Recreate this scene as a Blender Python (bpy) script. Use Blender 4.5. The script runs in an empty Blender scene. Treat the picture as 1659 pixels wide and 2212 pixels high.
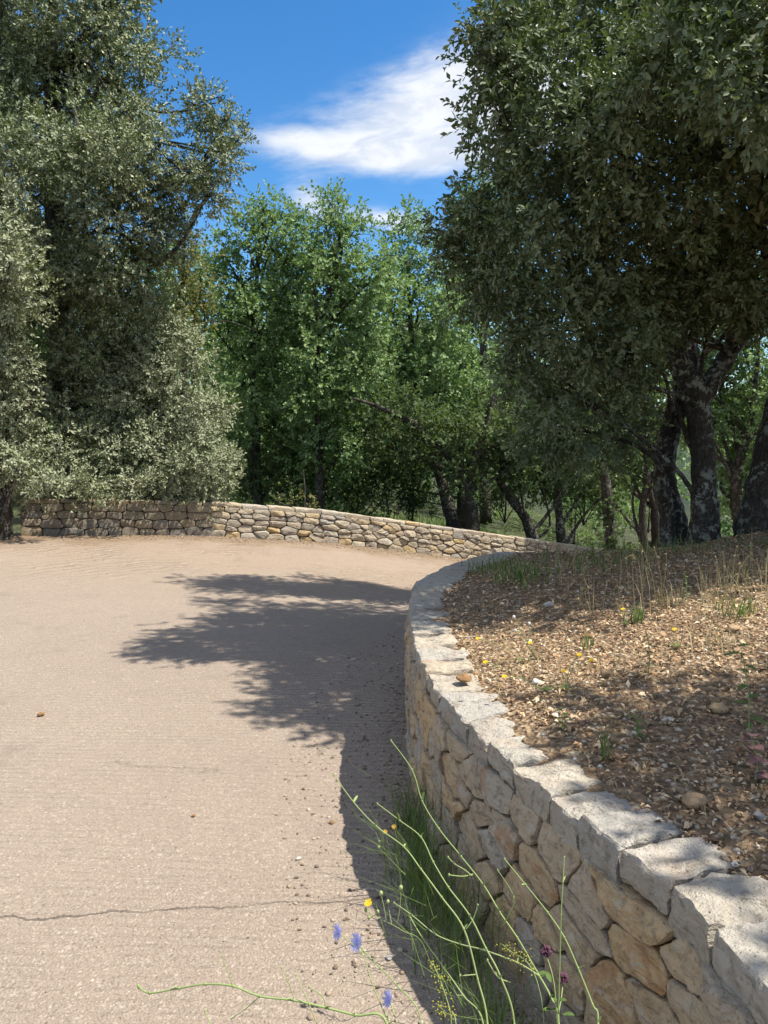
import bpy, math, random
import numpy as np
from mathutils import Vector, noise as mnoise

# ------------------------------------------------------------------ camera, sky, sun, exposure
scene = bpy.context.scene
COL = scene.collection
R = math.radians
EYE, PITCH = 1.55, math.atan(156 / 1659)
cam_d = bpy.data.cameras.new('camera'); cam = bpy.data.objects.new('camera', cam_d); COL.objects.link(cam)
cam_d.sensor_fit = 'VERTICAL'; cam_d.sensor_height = 36; cam_d.lens = 27
cam_d.clip_start = 0.02; cam_d.clip_end = 6000
cam.location = (0, 0, EYE); cam.rotation_euler = (math.pi / 2 - PITCH, 0, 0)
scene.camera = cam

SUN_EL, SUN_BACK = R(60), R(8)            # sun stands to the right, a little behind the viewer
SUN_DIR = Vector((math.cos(SUN_EL) * math.cos(SUN_BACK), -math.cos(SUN_EL) * math.sin(SUN_BACK), math.sin(SUN_EL)))
sun_d = bpy.data.lights.new('sun', 'SUN'); sun = bpy.data.objects.new('sun', sun_d); COL.objects.link(sun)
sun_d.energy = 4.8; sun_d.angle = R(0.55); sun_d.color = (1.0, 0.93, 0.80)
sun.rotation_euler = (-SUN_DIR).to_track_quat('-Z', 'Y').to_euler(); sun.location = (6, -2, 14)

scene.view_settings.view_transform = 'Standard'; scene.view_settings.look = 'None'
scene.view_settings.gamma = 1; scene.view_settings.exposure = 0.90
scene.view_settings.use_curve_mapping = False
cy = scene.cycles
cy.max_bounces = 7; cy.diffuse_bounces = 4; cy.glossy_bounces = 2; cy.transmission_bounces = 4
cy.use_denoising = True; cy.use_adaptive_sampling = True; cy.adaptive_threshold = 0.012
cy.caustics_reflective = False; cy.caustics_refractive = False

class NT:
    """tiny helper for node trees"""
    def __init__(s, tree): s.t = tree; s.n = tree.nodes; s.l = tree.links
    def add(s, kind, **kw):
        nd = s.n.new(kind)
        for k, v in kw.items(): setattr(nd, k, v)
        return nd
    def put(s, sock, v):
        if isinstance(v, bpy.types.NodeSocket): s.l.new(v, sock)
        elif v is not None: sock.default_value = v
    def math(s, op, a, b=None, c=None, clamp=False):
        nd = s.add('ShaderNodeMath', operation=op, use_clamp=clamp)
        for i, v in enumerate((a, b, c)): s.put(nd.inputs[i], v)
        return nd.outputs[0]
    def vmath(s, op, a, b=None):
        nd = s.add('ShaderNodeVectorMath', operation=op)
        s.put(nd.inputs[0], a); s.put(nd.inputs[1], b)
        return nd.outputs[0]
    def mix(s, fac, a, b, blend='MIX'):
        nd = s.add('ShaderNodeMix', data_type='RGBA', blend_type=blend)
        s.put(nd.inputs[0], fac); s.put(nd.inputs[6], a); s.put(nd.inputs[7], b)
        return nd.outputs[2]
    def noise(s, vec, scale, detail=4, rough=0.55, dist=0.0, out=0):
        nd = s.add('ShaderNodeTexNoise')
        s.put(nd.inputs['Vector'], vec); nd.inputs['Scale'].default_value = scale
        nd.inputs['Detail'].default_value = detail; nd.inputs['Roughness'].default_value = rough
        nd.inputs['Distortion'].default_value = dist
        return nd.outputs[out]
    def vor(s, vec, scale, feature='F1', out='Distance', rnd=1.0):
        nd = s.add('ShaderNodeTexVoronoi', feature=feature)
        s.put(nd.inputs['Vector'], vec); nd.inputs['Scale'].default_value = scale
        nd.inputs['Randomness'].default_value = rnd
        return nd.outputs[out]
    def ramp(s, fac, stops, interp='LINEAR'):
        nd = s.add('ShaderNodeValToRGB'); cr = nd.color_ramp; cr.interpolation = interp
        while len(cr.elements) < len(stops): cr.elements.new(0.5)
        for e, (p, c) in zip(cr.elements, stops):
            e.position = p; e.color = (*c, 1) if len(c) == 3 else c
        s.put(nd.inputs[0], fac); return nd.outputs[0]
    def step(s, v, a, b):
        nd = s.add('ShaderNodeMapRange', interpolation_type='SMOOTHSTEP')
        s.put(nd.inputs[0], v); s.put(nd.inputs[1], a); s.put(nd.inputs[2], b)
        return nd.outputs[0]
    def bump(s, height, strength, dist, normal=None):
        nd = s.add('ShaderNodeBump'); s.put(nd.inputs['Height'], height)
        nd.inputs['Strength'].default_value = strength; nd.inputs['Distance'].default_value = dist
        if normal is not None: s.put(nd.inputs['Normal'], normal)
        return nd.outputs[0]

# sky with clouds (all in directions of the sky itself)
world = bpy.data.worlds.new('World'); scene.world = world; world.use_nodes = True
w = NT(world.node_tree); w.n.clear()
sky = w.add('ShaderNodeTexSky', sky_type='NISHITA', sun_disc=False)
sky.sun_elevation = SUN_EL; sky.sun_rotation = math.pi / 2 + SUN_BACK
sky.air_density = 1.0; sky.dust_density = 0.3; sky.ozone_density = 2.5; sky.altitude = 300
tc = w.add('ShaderNodeTexCoord').outputs['Generated']
sx = w.add('ShaderNodeSeparateXYZ'); w.put(sx.inputs[0], tc)
az = w.math('ARCTAN2', sx.outputs[0], sx.outputs[1]); el = w.math('ARCSINE', sx.outputs[2])
comb = w.add('ShaderNodeCombineXYZ')
w.put(comb.inputs[0], w.math('MULTIPLY', az, 1.0)); w.put(comb.inputs[1], w.math('SUBTRACT', w.math('MULTIPLY', el, 3.4), w.math('MULTIPLY', az, 0.3)))
n1 = w.noise(comb.outputs[0], 5.0, 9, 0.6, 0.5); n2 = w.noise(comb.outputs[0], 17.0, 6, 0.62, 0.3)
def blob(a0, e0, ra, re, tilt=0.0):
    da = w.math('SUBTRACT', az, a0)
    de = w.math('SUBTRACT', w.math('SUBTRACT', el, e0), w.math('MULTIPLY', da, tilt))
    q = w.math('ADD', w.math('POWER', w.math('DIVIDE', da, ra), 2.0), w.math('POWER', w.math('DIVIDE', de, re), 2.0))
    return w.math('EXPONENT', w.math('MULTIPLY', q, -1.0))
BLOBS = [(0.05, 0.368, 0.16, 0.05, 0.1), (-0.08, 0.352, 0.09, 0.016, -0.05), (0.09, 0.412, 0.09, 0.036, 0.2),
         (0.30, 0.40, 0.20, 0.09, 0.0), (0.02, 0.335, 0.10, 0.014, 0.0), (-0.09, 0.287, 0.03, 0.02, -0.3),
         (0.01, 0.268, 0.06, 0.014, -0.2), (-1.3, 0.3, 0.4, 0.1, 0.0), (1.4, 0.5, 0.5, 0.12, 0.1), (2.6, 0.35, 0.4, 0.1, 0.0), (-2.4, 0.45, 0.5, 0.1, 0.0)]
tot = None
for b_ in BLOBS:
    v = blob(*b_); tot = v if tot is None else w.math('ADD', tot, v)
dens = w.math('ADD', w.math('MULTIPLY', tot, 0.95), w.math('MULTIPLY', w.math('SUBTRACT', n1, 0.5), 1.5))
dens = w.math('ADD', dens, w.math('MULTIPLY', w.math('SUBTRACT', n2, 0.5), 1.0))
dens = w.math('MULTIPLY', w.step(dens, 0.12, 1.45), w.step(tot, 0.06, 0.5))
# bright cloud added over the unseen sky as neutral fill, masked out ahead
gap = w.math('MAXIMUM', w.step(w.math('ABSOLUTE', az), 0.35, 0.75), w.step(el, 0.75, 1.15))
fill_cloud = w.math('ADD', w.noise(tc, 2.3, 8, 0.58, 0.4), w.math('MULTIPLY', w.math('SUBTRACT', n2, .5), .12))
dens = w.math('MAXIMUM', dens, w.math('MULTIPLY', w.math('MULTIPLY', w.step(fill_cloud, 0.41, 0.57), gap), w.step(el, 0.02, 0.2)))
n3 = w.noise(comb.outputs[0], 11.0, 7, 0.6, 0.6)
cshade = w.mix(w.step(n3, 0.38, 0.62), (4.1, 4.4, 4.9, 1), (5.5, 5.55, 5.6, 1))
hs = w.add('ShaderNodeHueSaturation'); hs.inputs['Saturation'].default_value = 1.33; hs.inputs['Value'].default_value = 1.0; w.put(hs.inputs['Color'], sky.outputs[0])
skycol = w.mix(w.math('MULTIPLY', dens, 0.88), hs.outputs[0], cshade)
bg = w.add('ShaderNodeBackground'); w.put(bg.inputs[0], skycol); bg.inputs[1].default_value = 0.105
wo = w.add('ShaderNodeOutputWorld'); w.l.new(bg.outputs[0], wo.inputs[0])

# ------------------------------------------------------------------ helpers
rs = np.random.RandomState
def ray(px, py):
    """direction (per metre of depth) of a point of the 1659 x 2212 survey grid"""
    u = (px - 829.5) / 1659; v = -(py - 1106) / 1659
    c, s = math.cos(PITCH), math.sin(PITCH)
    y = c + v * s
    return u / y, 1.0, (-s + v * c) / y
def P(px, py, d):
    a = ray(px, py); return np.array((a[0] * d, d, EYE + a[2] * d))
def smooth(a, b, x):
    t = np.clip((np.asarray(x, float) - a) / (b - a), 0, 1); return t * t * (3 - 2 * t)

GX = [-60, -20, -5.4, -2.9, -1, .6, 2.4, 4.45, 8, 20, 60]
GZ = [1.6, .6, .14, 0.0, -.22, -.52, -.87, -1.25, -2.0, -4.2, -8]
def road_z(x, y): return smooth(5, 12.5, y) * np.interp(x, GX, GZ)

class Path:
    def __init__(s, pts, side, n=900):
        p = np.array(pts, float); m = len(p); out = []
        for i in range(m - 1):
            p0, p1, p2, p3 = p[max(i - 1, 0)], p[i], p[i + 1], p[min(i + 2, m - 1)]
            t = np.linspace(0, 1, 24, endpoint=False)[:, None]
            out.append(.5 * (2 * p1 + (p2 - p0) * t + (2 * p0 - 5 * p1 + 4 * p2 - p3) * t ** 2 + (3 * p1 - p0 - 3 * p2 + p3) * t ** 3))
        q = np.vstack(out + [p[-1:]])
        L = np.concatenate([[0], np.cumsum(np.linalg.norm(np.diff(q, axis=0), axis=1))])
        s.len = L[-1]; s.s = np.linspace(0, s.len, n)
        s.xy = np.stack([np.interp(s.s, L, q[:, k]) for k in (0, 1)], 1)
        t = np.gradient(s.xy, axis=0); t /= np.linalg.norm(t, axis=1)[:, None]
        s.nrm = np.stack([-t[:, 1], t[:, 0]], 1) * side      # toward the road
    def at(s, u):
        u = np.asarray(u, float)
        xy = np.stack([np.interp(u, s.s, s.xy[:, k]) for k in (0, 1)], -1)
        nn = np.stack([np.interp(u, s.s, s.nrm[:, k]) for k in (0, 1)], -1)
        # straight on beyond both ends
        return xy, nn
    def dist(s, x, y):
        """signed distance (positive on the side away from the road) and arc length of the nearest point"""
        pts = np.stack([np.ravel(x), np.ravel(y)], 1); best = np.empty(len(pts)); arc = np.empty(len(pts)); idx = np.empty(len(pts), int)
        for a in range(0, len(pts), 4000):
            d2 = ((pts[a:a + 4000, None, :] - s.xy[None, ::2]) ** 2).sum(2); k = d2.argmin(1); idx[a:a + 4000] = k * 2
        dv = pts - s.xy[idx]
        best = -(dv * s.nrm[idx]).sum(1); full = np.linalg.norm(dv, axis=1)
        best = np.sign(best) * full
        return best.reshape(np.shape(x)), s.s[idx].reshape(np.shape(x))

NEAR_H, FAR_H = 0.62, 0.55
near = Path([(.75, -4), (.745, -1), (.73, 0), (.70, .7), (.655, 1.2), (.61, 1.51), (.52, 1.72), (.40, 2.08), (.30, 2.41), (.20, 2.8),
             (.15, 3.35), (.143, 3.96), (.16, 4.5), (.22, 4.95), (.36, 5.4), (.63, 6.05), (.94, 6.75), (1.4, 7.8), (2.2, 9.2),
             (3.2, 10.7), (4.6, 12.0), (6.6, 13.2), (9.5, 14.4), (14, 16)], 1)
far = Path([(-5.38, 11.3), (-4.2, 11.88), (-2.9, 12.4), (-1.03, 13.2), (.6, 14), (2.43, 14.9), (4.45, 15.7), (7, 16.9), (10.5, 18.4)], -1)

def bank_z(x, y):
    d, s = near.dist(x, y)
    xy, _ = near.at(s)
    top = road_z(xy[..., 0], xy[..., 1]) + NEAR_H - 0.042
    dd = np.clip(d, 0, None)
    z = top + .165 * dd / (1 + .16 * dd) * (1 - .8 * smooth(5.5, 8.6, y) * (1 - smooth(2.3, 3.4, x))) + .15 * smooth(2.3, 4.2, x) * smooth(4, 6.5, y) + .012 * np.sin(5.1 * x + 2 * y) + .015 * np.sin(3.3 * y - 2.1 * x + 1)
    return z, d
def bank_at(px, py):
    a = ray(px, py); d = 3.0
    for _ in range(14):
        z = float(bank_z(np.array([a[0] * d]), np.array([d]))[0][0])
        d = .5 * d + .5 * max(.8, (EYE - z) / max(-a[2], 1e-3)); d = min(d, 14)
    return np.array((a[0] * d, d, z))
def road_at(px, py):
    a = ray(px, py); d = 4.0
    for _ in range(14):
        z = float(road_z(a[0] * d, d)); d = .5 * d + .5 * (EYE - z) / max(-a[2], 1e-3)
    return np.array((a[0] * d, d, z))

def mesh_np(name, verts, faces, smooth_=False, mat=None, attrs=None):
    """verts (n,3); faces: (m,k) array or list of lists"""
    me = bpy.data.meshes.new(name); v = np.asarray(verts, np.float32)
    if isinstance(faces, np.ndarray):
        m, k = faces.shape; loops = faces.astype(np.int32).ravel(); start = np.arange(0, m * k, k, dtype=np.int32); tot = np.full(m, k, np.int32)
    else:
        loops = np.array([i for f in faces for i in f], np.int32); tot = np.array([len(f) for f in faces], np.int32)
        start = np.concatenate([[0], np.cumsum(tot)[:-1]]).astype(np.int32); m = len(faces)
    me.vertices.add(len(v)); me.vertices.foreach_set('co', v.ravel())
    me.loops.add(len(loops)); me.loops.foreach_set('vertex_index', loops)
    me.polygons.add(m); me.polygons.foreach_set('loop_start', start); me.polygons.foreach_set('loop_total', tot)
    if smooth_: me.polygons.foreach_set('use_smooth', np.ones(m, bool))
    for nm, arr in (attrs or {}).items():
        at = me.attributes.new(nm, 'FLOAT', 'FACE'); at.data.foreach_set('value', np.asarray(arr, np.float32))
    me.update(calc_edges=True); me.validate()
    if mat: me.materials.append(mat)
    return me
def crisp(me, deg=22):
    me.set_sharp_from_angle(angle=R(deg)); return me
def ob(name, me, parent=None, loc=(0, 0, 0)):
    o = bpy.data.objects.new(name, me); COL.objects.link(o); o.location = loc
    if parent is not None: o.parent = parent
    return o
def tag(o, label=None, cat=None, group=None, kind=None):
    if label: o['label'] = label
    if cat: o['category'] = cat
    if group: o['group'] = group
    if kind: o['kind'] = kind
    return o
def thing(name, loc, label, cat, group=None): return tag(ob(name, None, None, loc), label, cat, group)

class MB:
    """collects pieces into one mesh"""
    def __init__(s): s.v = []; s.f = []; s.a = []; s.n = 0
    def put(s, v, f, a=0.5):
        v = np.asarray(v, float); s.v.append(v); s.f += [[i + s.n for i in q] for q in f]; s.a += [a] * len(f); s.n += len(v)
    def tube(s, pts, rad, seg=6, a=0.5, cap=True, wob=0.0, seed=0):
        pts = np.asarray(pts, float); n = len(pts); rad = np.broadcast_to(np.asarray(rad, float), (n,))
        t = np.gradient(pts, axis=0); t /= np.maximum(np.linalg.norm(t, axis=1)[:, None], 1e-9)
        ref = np.array((0.0, 1.0, 0.0)) if abs(t[0][1]) < .8 else np.array((1.0, 0, 0))
        g = rs(seed); vs = []
        for i in range(n):
            x = np.cross(t[i], ref); x /= np.linalg.norm(x); y = np.cross(x, t[i])
            an = np.arange(seg) * 2 * math.pi / seg
            r = rad[i] * (1 + (g.rand(seg) - .5) * wob)
            vs.append(pts[i] + np.outer(np.cos(an) * r, x) + np.outer(np.sin(an) * r, y))
        f = [[i * seg + j, i * seg + (j + 1) % seg, (i + 1) * seg + (j + 1) % seg, (i + 1) * seg + j] for i in range(n - 1) for j in range(seg)]
        if cap: f += [list(range(seg))[::-1], [(n - 1) * seg + j for j in range(seg)]]
        s.put(np.vstack(vs), f, a)
    def build(s, name, mat, parent=None, origin=(0, 0, 0), sm=True, loc=None):
        v = np.vstack(s.v) - np.asarray(origin, float)
        return ob(name, mesh_np(name, v, s.f, sm, mat, {'rnd': s.a}), parent, loc if loc is not None else (0, 0, 0))
def spline(pts, n=8):
    p = np.asarray(pts, float); m = len(p); out = []
    for i in range(m - 1):
        p0, p1, p2, p3 = p[max(i - 1, 0)], p[i], p[i + 1], p[min(i + 2, m - 1)]
        t = np.linspace(0, 1, n, endpoint=False)[:, None]
        out.append(.5 * (2 * p1 + (p2 - p0) * t + (2 * p0 - 5 * p1 + 4 * p2 - p3) * t ** 2 + (3 * p1 - p0 - 3 * p2 + p3) * t ** 3))
    return np.vstack(out + [p[-1:]])

# ------------------------------------------------------------------ materials
def material(name):
    m = bpy.data.materials.new(name); m.use_nodes = True; nt = NT(m.node_tree); nt.n.clear()
    pr = nt.add('ShaderNodeBsdfPrincipled'); out = nt.add('ShaderNodeOutputMaterial'); nt.l.new(pr.outputs[0], out.inputs[0])
    pr.inputs['Roughness'].default_value = 0.85; pr.inputs['Specular IOR Level'].default_value = 0.3
    return m, nt, pr, out
def geo_pos(nt): return nt.add('ShaderNodeNewGeometry').outputs['Position']

def stone_mat(name, ramp, ochre=0.5, lime=0.4):
    m, nt, pr, _ = material(name)
    rnd = nt.add('ShaderNodeObjectInfo').outputs['Random']; pos = geo_pos(nt)
    off = nt.add('ShaderNodeCombineXYZ'); nt.put(off.inputs[0], nt.math('MULTIPLY', rnd, 37.0)); nt.put(off.inputs[1], nt.math('MULTIPLY', rnd, 91.0)); nt.put(off.inputs[2], nt.math('MULTIPLY', rnd, 13.0))
    v = nt.vmath('ADD', pos, off.outputs[0])
    base = nt.ramp(rnd, ramp, 'LINEAR')
    na = nt.noise(v, 9, 6, .62, .4); nb = nt.noise(v, 34, 6, .65); nc = nt.noise(v, 150, 4, .6)
    rnd2 = nt.math('FRACT', nt.math('MULTIPLY', rnd, 17.37))
    oc = nt.math('MULTIPLY', nt.step(na, .47, .68), nt.math('MULTIPLY', nt.step(rnd2, .15, .9), ochre))
    col = nt.mix(oc, base, (.30, .165, .065, 1))
    li = nt.math('MULTIPLY', nt.step(nt.noise(v, 17, 7, .7, .6), .54, .66), lime)
    col = nt.mix(li, col, (.50, .47, .42, 1))
    col = nt.mix(nt.math('MULTIPLY', nt.step(nb, .50, .34), .45), col, (.09, .07, .052, 1))
    col = nt.mix(nt.math('MULTIPLY', nt.step(nc, .45, .66), .25), col, (.46, .42, .36, 1))
    strata = nt.noise(nt.vmath('MULTIPLY', v, (9, 9, 46)), 1.0, 6, .65, 1.2)
    col = nt.mix(nt.math('MULTIPLY', nt.step(strata, .56, .70), .55), col, (.10, .078, .058, 1))
    col = nt.mix(nt.math('MULTIPLY', nt.step(strata, .43, .30), .5), col, (.55, .50, .43, 1))
    pits = nt.vor(v, 60); rust = nt.math('MULTIPLY', nt.step(nt.noise(v, 5.5, 5, .6, .8), .56, .66), nt.math('MULTIPLY', nt.step(nt.math('FRACT', nt.math('MULTIPLY', rnd, 53.1)), .55, .75), ochre))
    col = nt.mix(nt.math('MULTIPLY', rust, .8), col, (.33, .145, .05, 1))
    nt.put(pr.inputs['Base Color'], col)
    h = nt.math('ADD', nt.math('MULTIPLY', nb, .55), nt.math('ADD', nt.math('MULTIPLY', nc, .22), nt.math('ADD', nt.math('MULTIPLY', strata, .5), nt.math('MULTIPLY', nt.step(pits, .0, .25), .18))))
    nt.put(pr.inputs['Normal'], nt.bump(h, 1.0, .028))
    pr.inputs['Roughness'].default_value = .88
    return m
M = {}
M['stone_near'] = stone_mat('limestone_near', [(0, (0.363, 0.317, 0.258)), (.2, (0.544, 0.405, 0.244)), (.4, (0.402, 0.358, 0.301)), (.6, (0.570, 0.405, 0.222)), (.8, (0.467, 0.371, 0.258)), (1, (0.363, 0.324, 0.279))], .65, .55)  # tan stone, lightened and warmed further for sunlight bounced off the road
M['stone_cap'] = stone_mat('limestone_coping', [(0, (.42, .39, .34)), (.3, (.35, .33, .30)), (.55, (.45, .385, .29)), (.8, (.37, .35, .32)), (1, (.43, .39, .335))], .4, .55)
M['stone_far'] = stone_mat('limestone_far', [(0, (.44, .36, .25)), (.2, (.34, .30, .25)), (.4, (.48, .40, .28)), (.55, (.38, .34, .29)), (.7, (.50, .36, .17)), (.85, (.46, .41, .33)), (1, (.31, .285, .25))], .5, .4)
M['stone_left'] = stone_mat('limestone_coursed_shaded', [(0, (0.230, 0.193, 0.134)), (.3, (0.174, 0.157, 0.129)), (.6, (0.248, 0.198, 0.124)), (.8, (0.157, 0.147, 0.129)), (1, (0.212, 0.184, 0.147))], .4, .12)  # stone colour lowered to stand in for shade of the overhanging foliage

m, nt, pr, _ = material('joint_earth'); M['joint'] = m
nt.put(pr.inputs['Base Color'], nt.ramp(nt.noise(geo_pos(nt), 30, 4), [(.3, (.05, .037, .026)), (.7, (.11, .084, .058))]))
nt.put(pr.inputs['Normal'], nt.bump(nt.noise(geo_pos(nt), 60, 4), .8, .02))

# road: ribbed concrete with exposed aggregate, dust and one long crack
m, nt, pr, _ = material('ribbed_concrete'); M['road'] = m
pos = geo_pos(nt); sp = nt.add('ShaderNodeSeparateXYZ'); nt.put(sp.inputs[0], pos)
big = nt.noise(pos, .9, 5, .6); mid = nt.noise(pos, 5, 5, .6)
base = nt.ramp(nt.math('ADD', nt.math('MULTIPLY', big, .6), nt.math('MULTIPLY', mid, .4)), [(.32, (.250, .203, .155)), (.52, (.310, .254, .195)), (.7, (.365, .305, .232))])
dust = nt.math('MULTIPLY', nt.step(nt.math('ADD', sp.outputs[1], nt.math('MULTIPLY', nt.noise(pos, .8, 5, .6), 4.0)), 9.0, 13.0), .75)
base = nt.mix(dust, base, (.345, .245, .145, 1))
cell = nt.vor(pos, 210, out='Color'); cs = nt.add('ShaderNodeSeparateColor'); nt.put(cs.inputs[0], cell)
grain = nt.ramp(cs.outputs[0], [(0, (.11, .095, .085)), (.12, (.20, .16, .135)), (.3, (.25, .20, .165)), (.8, (.28, .225, .19)), (.9, (.45, .39, .34)), (1, (.60, .55, .50))], 'CONSTANT')
cell2 = nt.vor(pos, 115, out='Color'); cs2 = nt.add('ShaderNodeSeparateColor'); nt.put(cs2.inputs[0], cell2)
grain2 = nt.ramp(cs2.outputs[1], [(0, (.10, .085, .075)), (.06, (.25, .20, .17)), (.9, (.27, .215, .18)), (.95, (.52, .46, .40))], 'CONSTANT')
col = nt.mix(.52, base, grain); col = nt.mix(.30, col, grain2)
# soil and leaf crumbs swept against the outer wall
edge = nt.math('SUBTRACT', sp.outputs[1], nt.math('ADD', 13.65, nt.math('MULTIPLY', sp.outputs[0], .47)))
edge = nt.math('ADD', edge, nt.math('MULTIPLY', nt.math('SUBTRACT', nt.noise(pos, 1.6, 6, .65), .5), 2.2))
col = nt.mix(nt.math('MULTIPLY', nt.step(edge, -1.1, -.1), .75), col, nt.ramp(nt.noise(pos, 30, 4, .6), [(.35, (.10, .068, .042)), (.65, (.25, .17, .10))]))
# wear: dark smudges and pale scuffs
col = nt.mix(nt.math('MULTIPLY', nt.step(nt.noise(pos, 2.3, 6, .7), .56, .72), .30), col, (.13, .105, .09, 1))
col = nt.mix(nt.math('MULTIPLY', nt.step(nt.noise(pos, 3.4, 6, .7, .5), .60, .75), .28), col, (.44, .37, .31, 1))
def crackline(x0, x1, y0, slope, amp, wid):
    wob = nt.math('MULTIPLY', nt.math('SUBTRACT', nt.noise(pos, 4.2, 8, .7), .5), amp)
    ln = nt.math('ADD', nt.math('ADD', y0, nt.math('MULTIPLY', sp.outputs[0], slope)), wob)
    dd = nt.math('ABSOLUTE', nt.math('SUBTRACT', sp.outputs[1], ln))
    inside = nt.math('MULTIPLY', nt.step(sp.outputs[0], x0, x0 + .15), nt.step(sp.outputs[0], x1, x1 - .25))
    return nt.math('MULTIPLY', nt.step(dd, wid, wid * .25), inside)
ck = nt.math('MULTIPLY', crackline(-4.0, .1, 2.475, .09, .13, .0055), nt.math('ADD', .35, nt.math('MULTIPLY', nt.step(nt.noise(pos, 6, 3, .5), .3, .6), .5)))
ck2 = nt.math('MULTIPLY', crackline(-1.4, -.55, 3.35, -.16, .35, .005), .14)
ckk = nt.math('MAXIMUM', ck, ck2)
col = nt.mix(nt.math('MULTIPLY', ckk, .6), col, (.05, .04, .034, 1))
nt.put(pr.inputs['Base Color'], col)
warp = nt.math('MULTIPLY', nt.noise(pos, .55, 4, .5), 1.5)
rib = nt.math('SINE', nt.math('MULTIPLY', nt.math('ADD', nt.math('ADD', sp.outputs[1], nt.math('MULTIPLY', sp.outputs[0], .05)), nt.math('MULTIPLY', warp, .12)), 2 * math.pi / .047))
ribm = nt.math('MULTIPLY', rib, nt.math('ADD', .3, nt.step(mid, .35, .65)))
cx_ = nt.math('SUBTRACT', sp.outputs[0], 2.0); cy_ = nt.math('SUBTRACT', sp.outputs[1], 5.0)
rr_ = nt.math('SQRT', nt.math('ADD', nt.math('MULTIPLY', cx_, cx_), nt.math('MULTIPLY', nt.math('MULTIPLY', cy_, cy_), 1.4)))
rk = nt.math('SINE', nt.math('MULTIPLY', nt.math('ADD', rr_, nt.math('MULTIPLY', nt.noise(pos, 1.3, 5, .6), .9)), 2 * math.pi / .19))
ribm = nt.math('ADD', ribm, nt.math('MULTIPLY', nt.math('MULTIPLY', rk, 4.0), nt.math('MULTIPLY', nt.step(sp.outputs[1], 7.5, 10), nt.step(nt.noise(pos, .7, 3, .5), .42, .6))))
h = nt.math('ADD', nt.math('MULTIPLY', ribm, .42), nt.math('ADD', nt.math('MULTIPLY', nt.noise(pos, 120, 3, .6), .55), nt.math('MULTIPLY', nt.vor(pos, 130), -.35)))
h = nt.math('SUBTRACT', h, nt.math('MULTIPLY', ckk, 1.2))
nt.put(pr.inputs['Normal'], nt.bump(h, .9, .010)); pr.inputs['Roughness'].default_value = .9

# bank soil under the litter
m, nt, pr, _ = material('stony_soil'); M['soil'] = m
pos = geo_pos(nt)
cell = nt.vor(pos, 55, out='Color'); cs = nt.add('ShaderNodeSeparateColor'); nt.put(cs.inputs[0], cell)
grain = nt.ramp(cs.outputs[0], [(0, (.11, .073, .045)), (.35, (.21, .14, .085)), (.6, (.29, .20, .12)), (.82, (.37, .27, .175)), (.93, (.47, .40, .30))], 'CONSTANT')
col = nt.mix(.6, nt.ramp(nt.noise(pos, 6, 5), [(.3, (.15, .10, .062)), (.7, (.30, .205, .12))]), grain)
nt.put(pr.inputs['Base Color'], col)
nt.put(pr.inputs['Normal'], nt.bump(nt.math('ADD', nt.vor(pos, 55), nt.noise(pos, 40, 5)), 1.0, .02))

m, nt, pr, _ = material('woodland_ground'); M['ground'] = m
pos = geo_pos(nt); sp = nt.add('ShaderNodeSeparateXYZ'); nt.put(sp.inputs[0], pos)
nearcol = nt.ramp(nt.noise(pos, .8, 6, .6), [(.3, (.06, .055, .03)), (.5, (.10, .12, .045)), (.7, (.15, .15, .07))])
farcol = nt.ramp(nt.noise(pos, .05, 8, .7), [(.35, (.018, .035, .016)), (.6, (.045, .07, .03))])
nt.put(pr.inputs['Base Color'], nt.mix(nt.step(sp.outputs[1], 60, 160), nearcol, farcol))
nt.put(pr.inputs['Normal'], nt.bump(nt.noise(pos, .12, 8, .75), 1.0, 6))

def leaf_mat(name, cols, under, trans=.3, rough=.45, spec=.5):
    m, nt, pr, out = material(name)
    at = nt.add('ShaderNodeAttribute', attribute_name='rnd').outputs['Fac']
    g = nt.add('ShaderNodeNewGeometry')
    top = nt.ramp(at, cols)
    big = nt.noise(g.outputs['Position'], 1.1, 3, .5)
    top = nt.mix(nt.math('MULTIPLY', nt.step(big, .4, .7), .45), top, nt.mix(.5, top, under, 'MIX'))
    und = nt.mix(.6, top, under)
    col = nt.mix(g.outputs['Backfacing'], top, und)
    nt.put(pr.inputs['Base Color'], col)
    nt.put(pr.inputs['Roughness'], nt.math('ADD', rough, nt.math('MULTIPLY', g.outputs['Backfacing'], .35)))
    pr.inputs['Specular IOR Level'].default_value = spec
    tr = nt.add('ShaderNodeBsdfTranslucent'); tcol = nt.mix(.55, top, (.20, .30, .04, 1)); nt.put(tr.inputs[0], tcol)
    mx = nt.add('ShaderNodeMixShader'); mx.inputs[0].default_value = trans
    nt.l.new(pr.outputs[0], mx.inputs[1]); nt.l.new(tr.outputs[0], mx.inputs[2]); nt.l.new(mx.outputs[0], out.inputs[0])
    return m
M['holm'] = leaf_mat('holm_oak_leaf', [(0, (0.088, 0.118, 0.046)), (.5, (0.143, 0.175, 0.071)), (.86, (0.190, 0.222, 0.095)), (.95, (0.245, 0.240, 0.098)), (1, (0.301, 0.240, 0.093))], (0.278, 0.310, 0.212, 1), .14, .40, .5)
M['holm_dark'] = leaf_mat('shaded_holm_oak_leaf', [(0, (0.050, 0.080, 0.031)), (.5, (0.081, 0.117, 0.044)), (.86, (0.117, 0.151, 0.061)), (.95, (0.162, 0.158, 0.057)), (1, (0.229, 0.178, 0.057))], (0.219, 0.252, 0.157, 1), .14, .42, .5)  # darker copy of the holm leaf, shaded side of the crown put into colour
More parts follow.
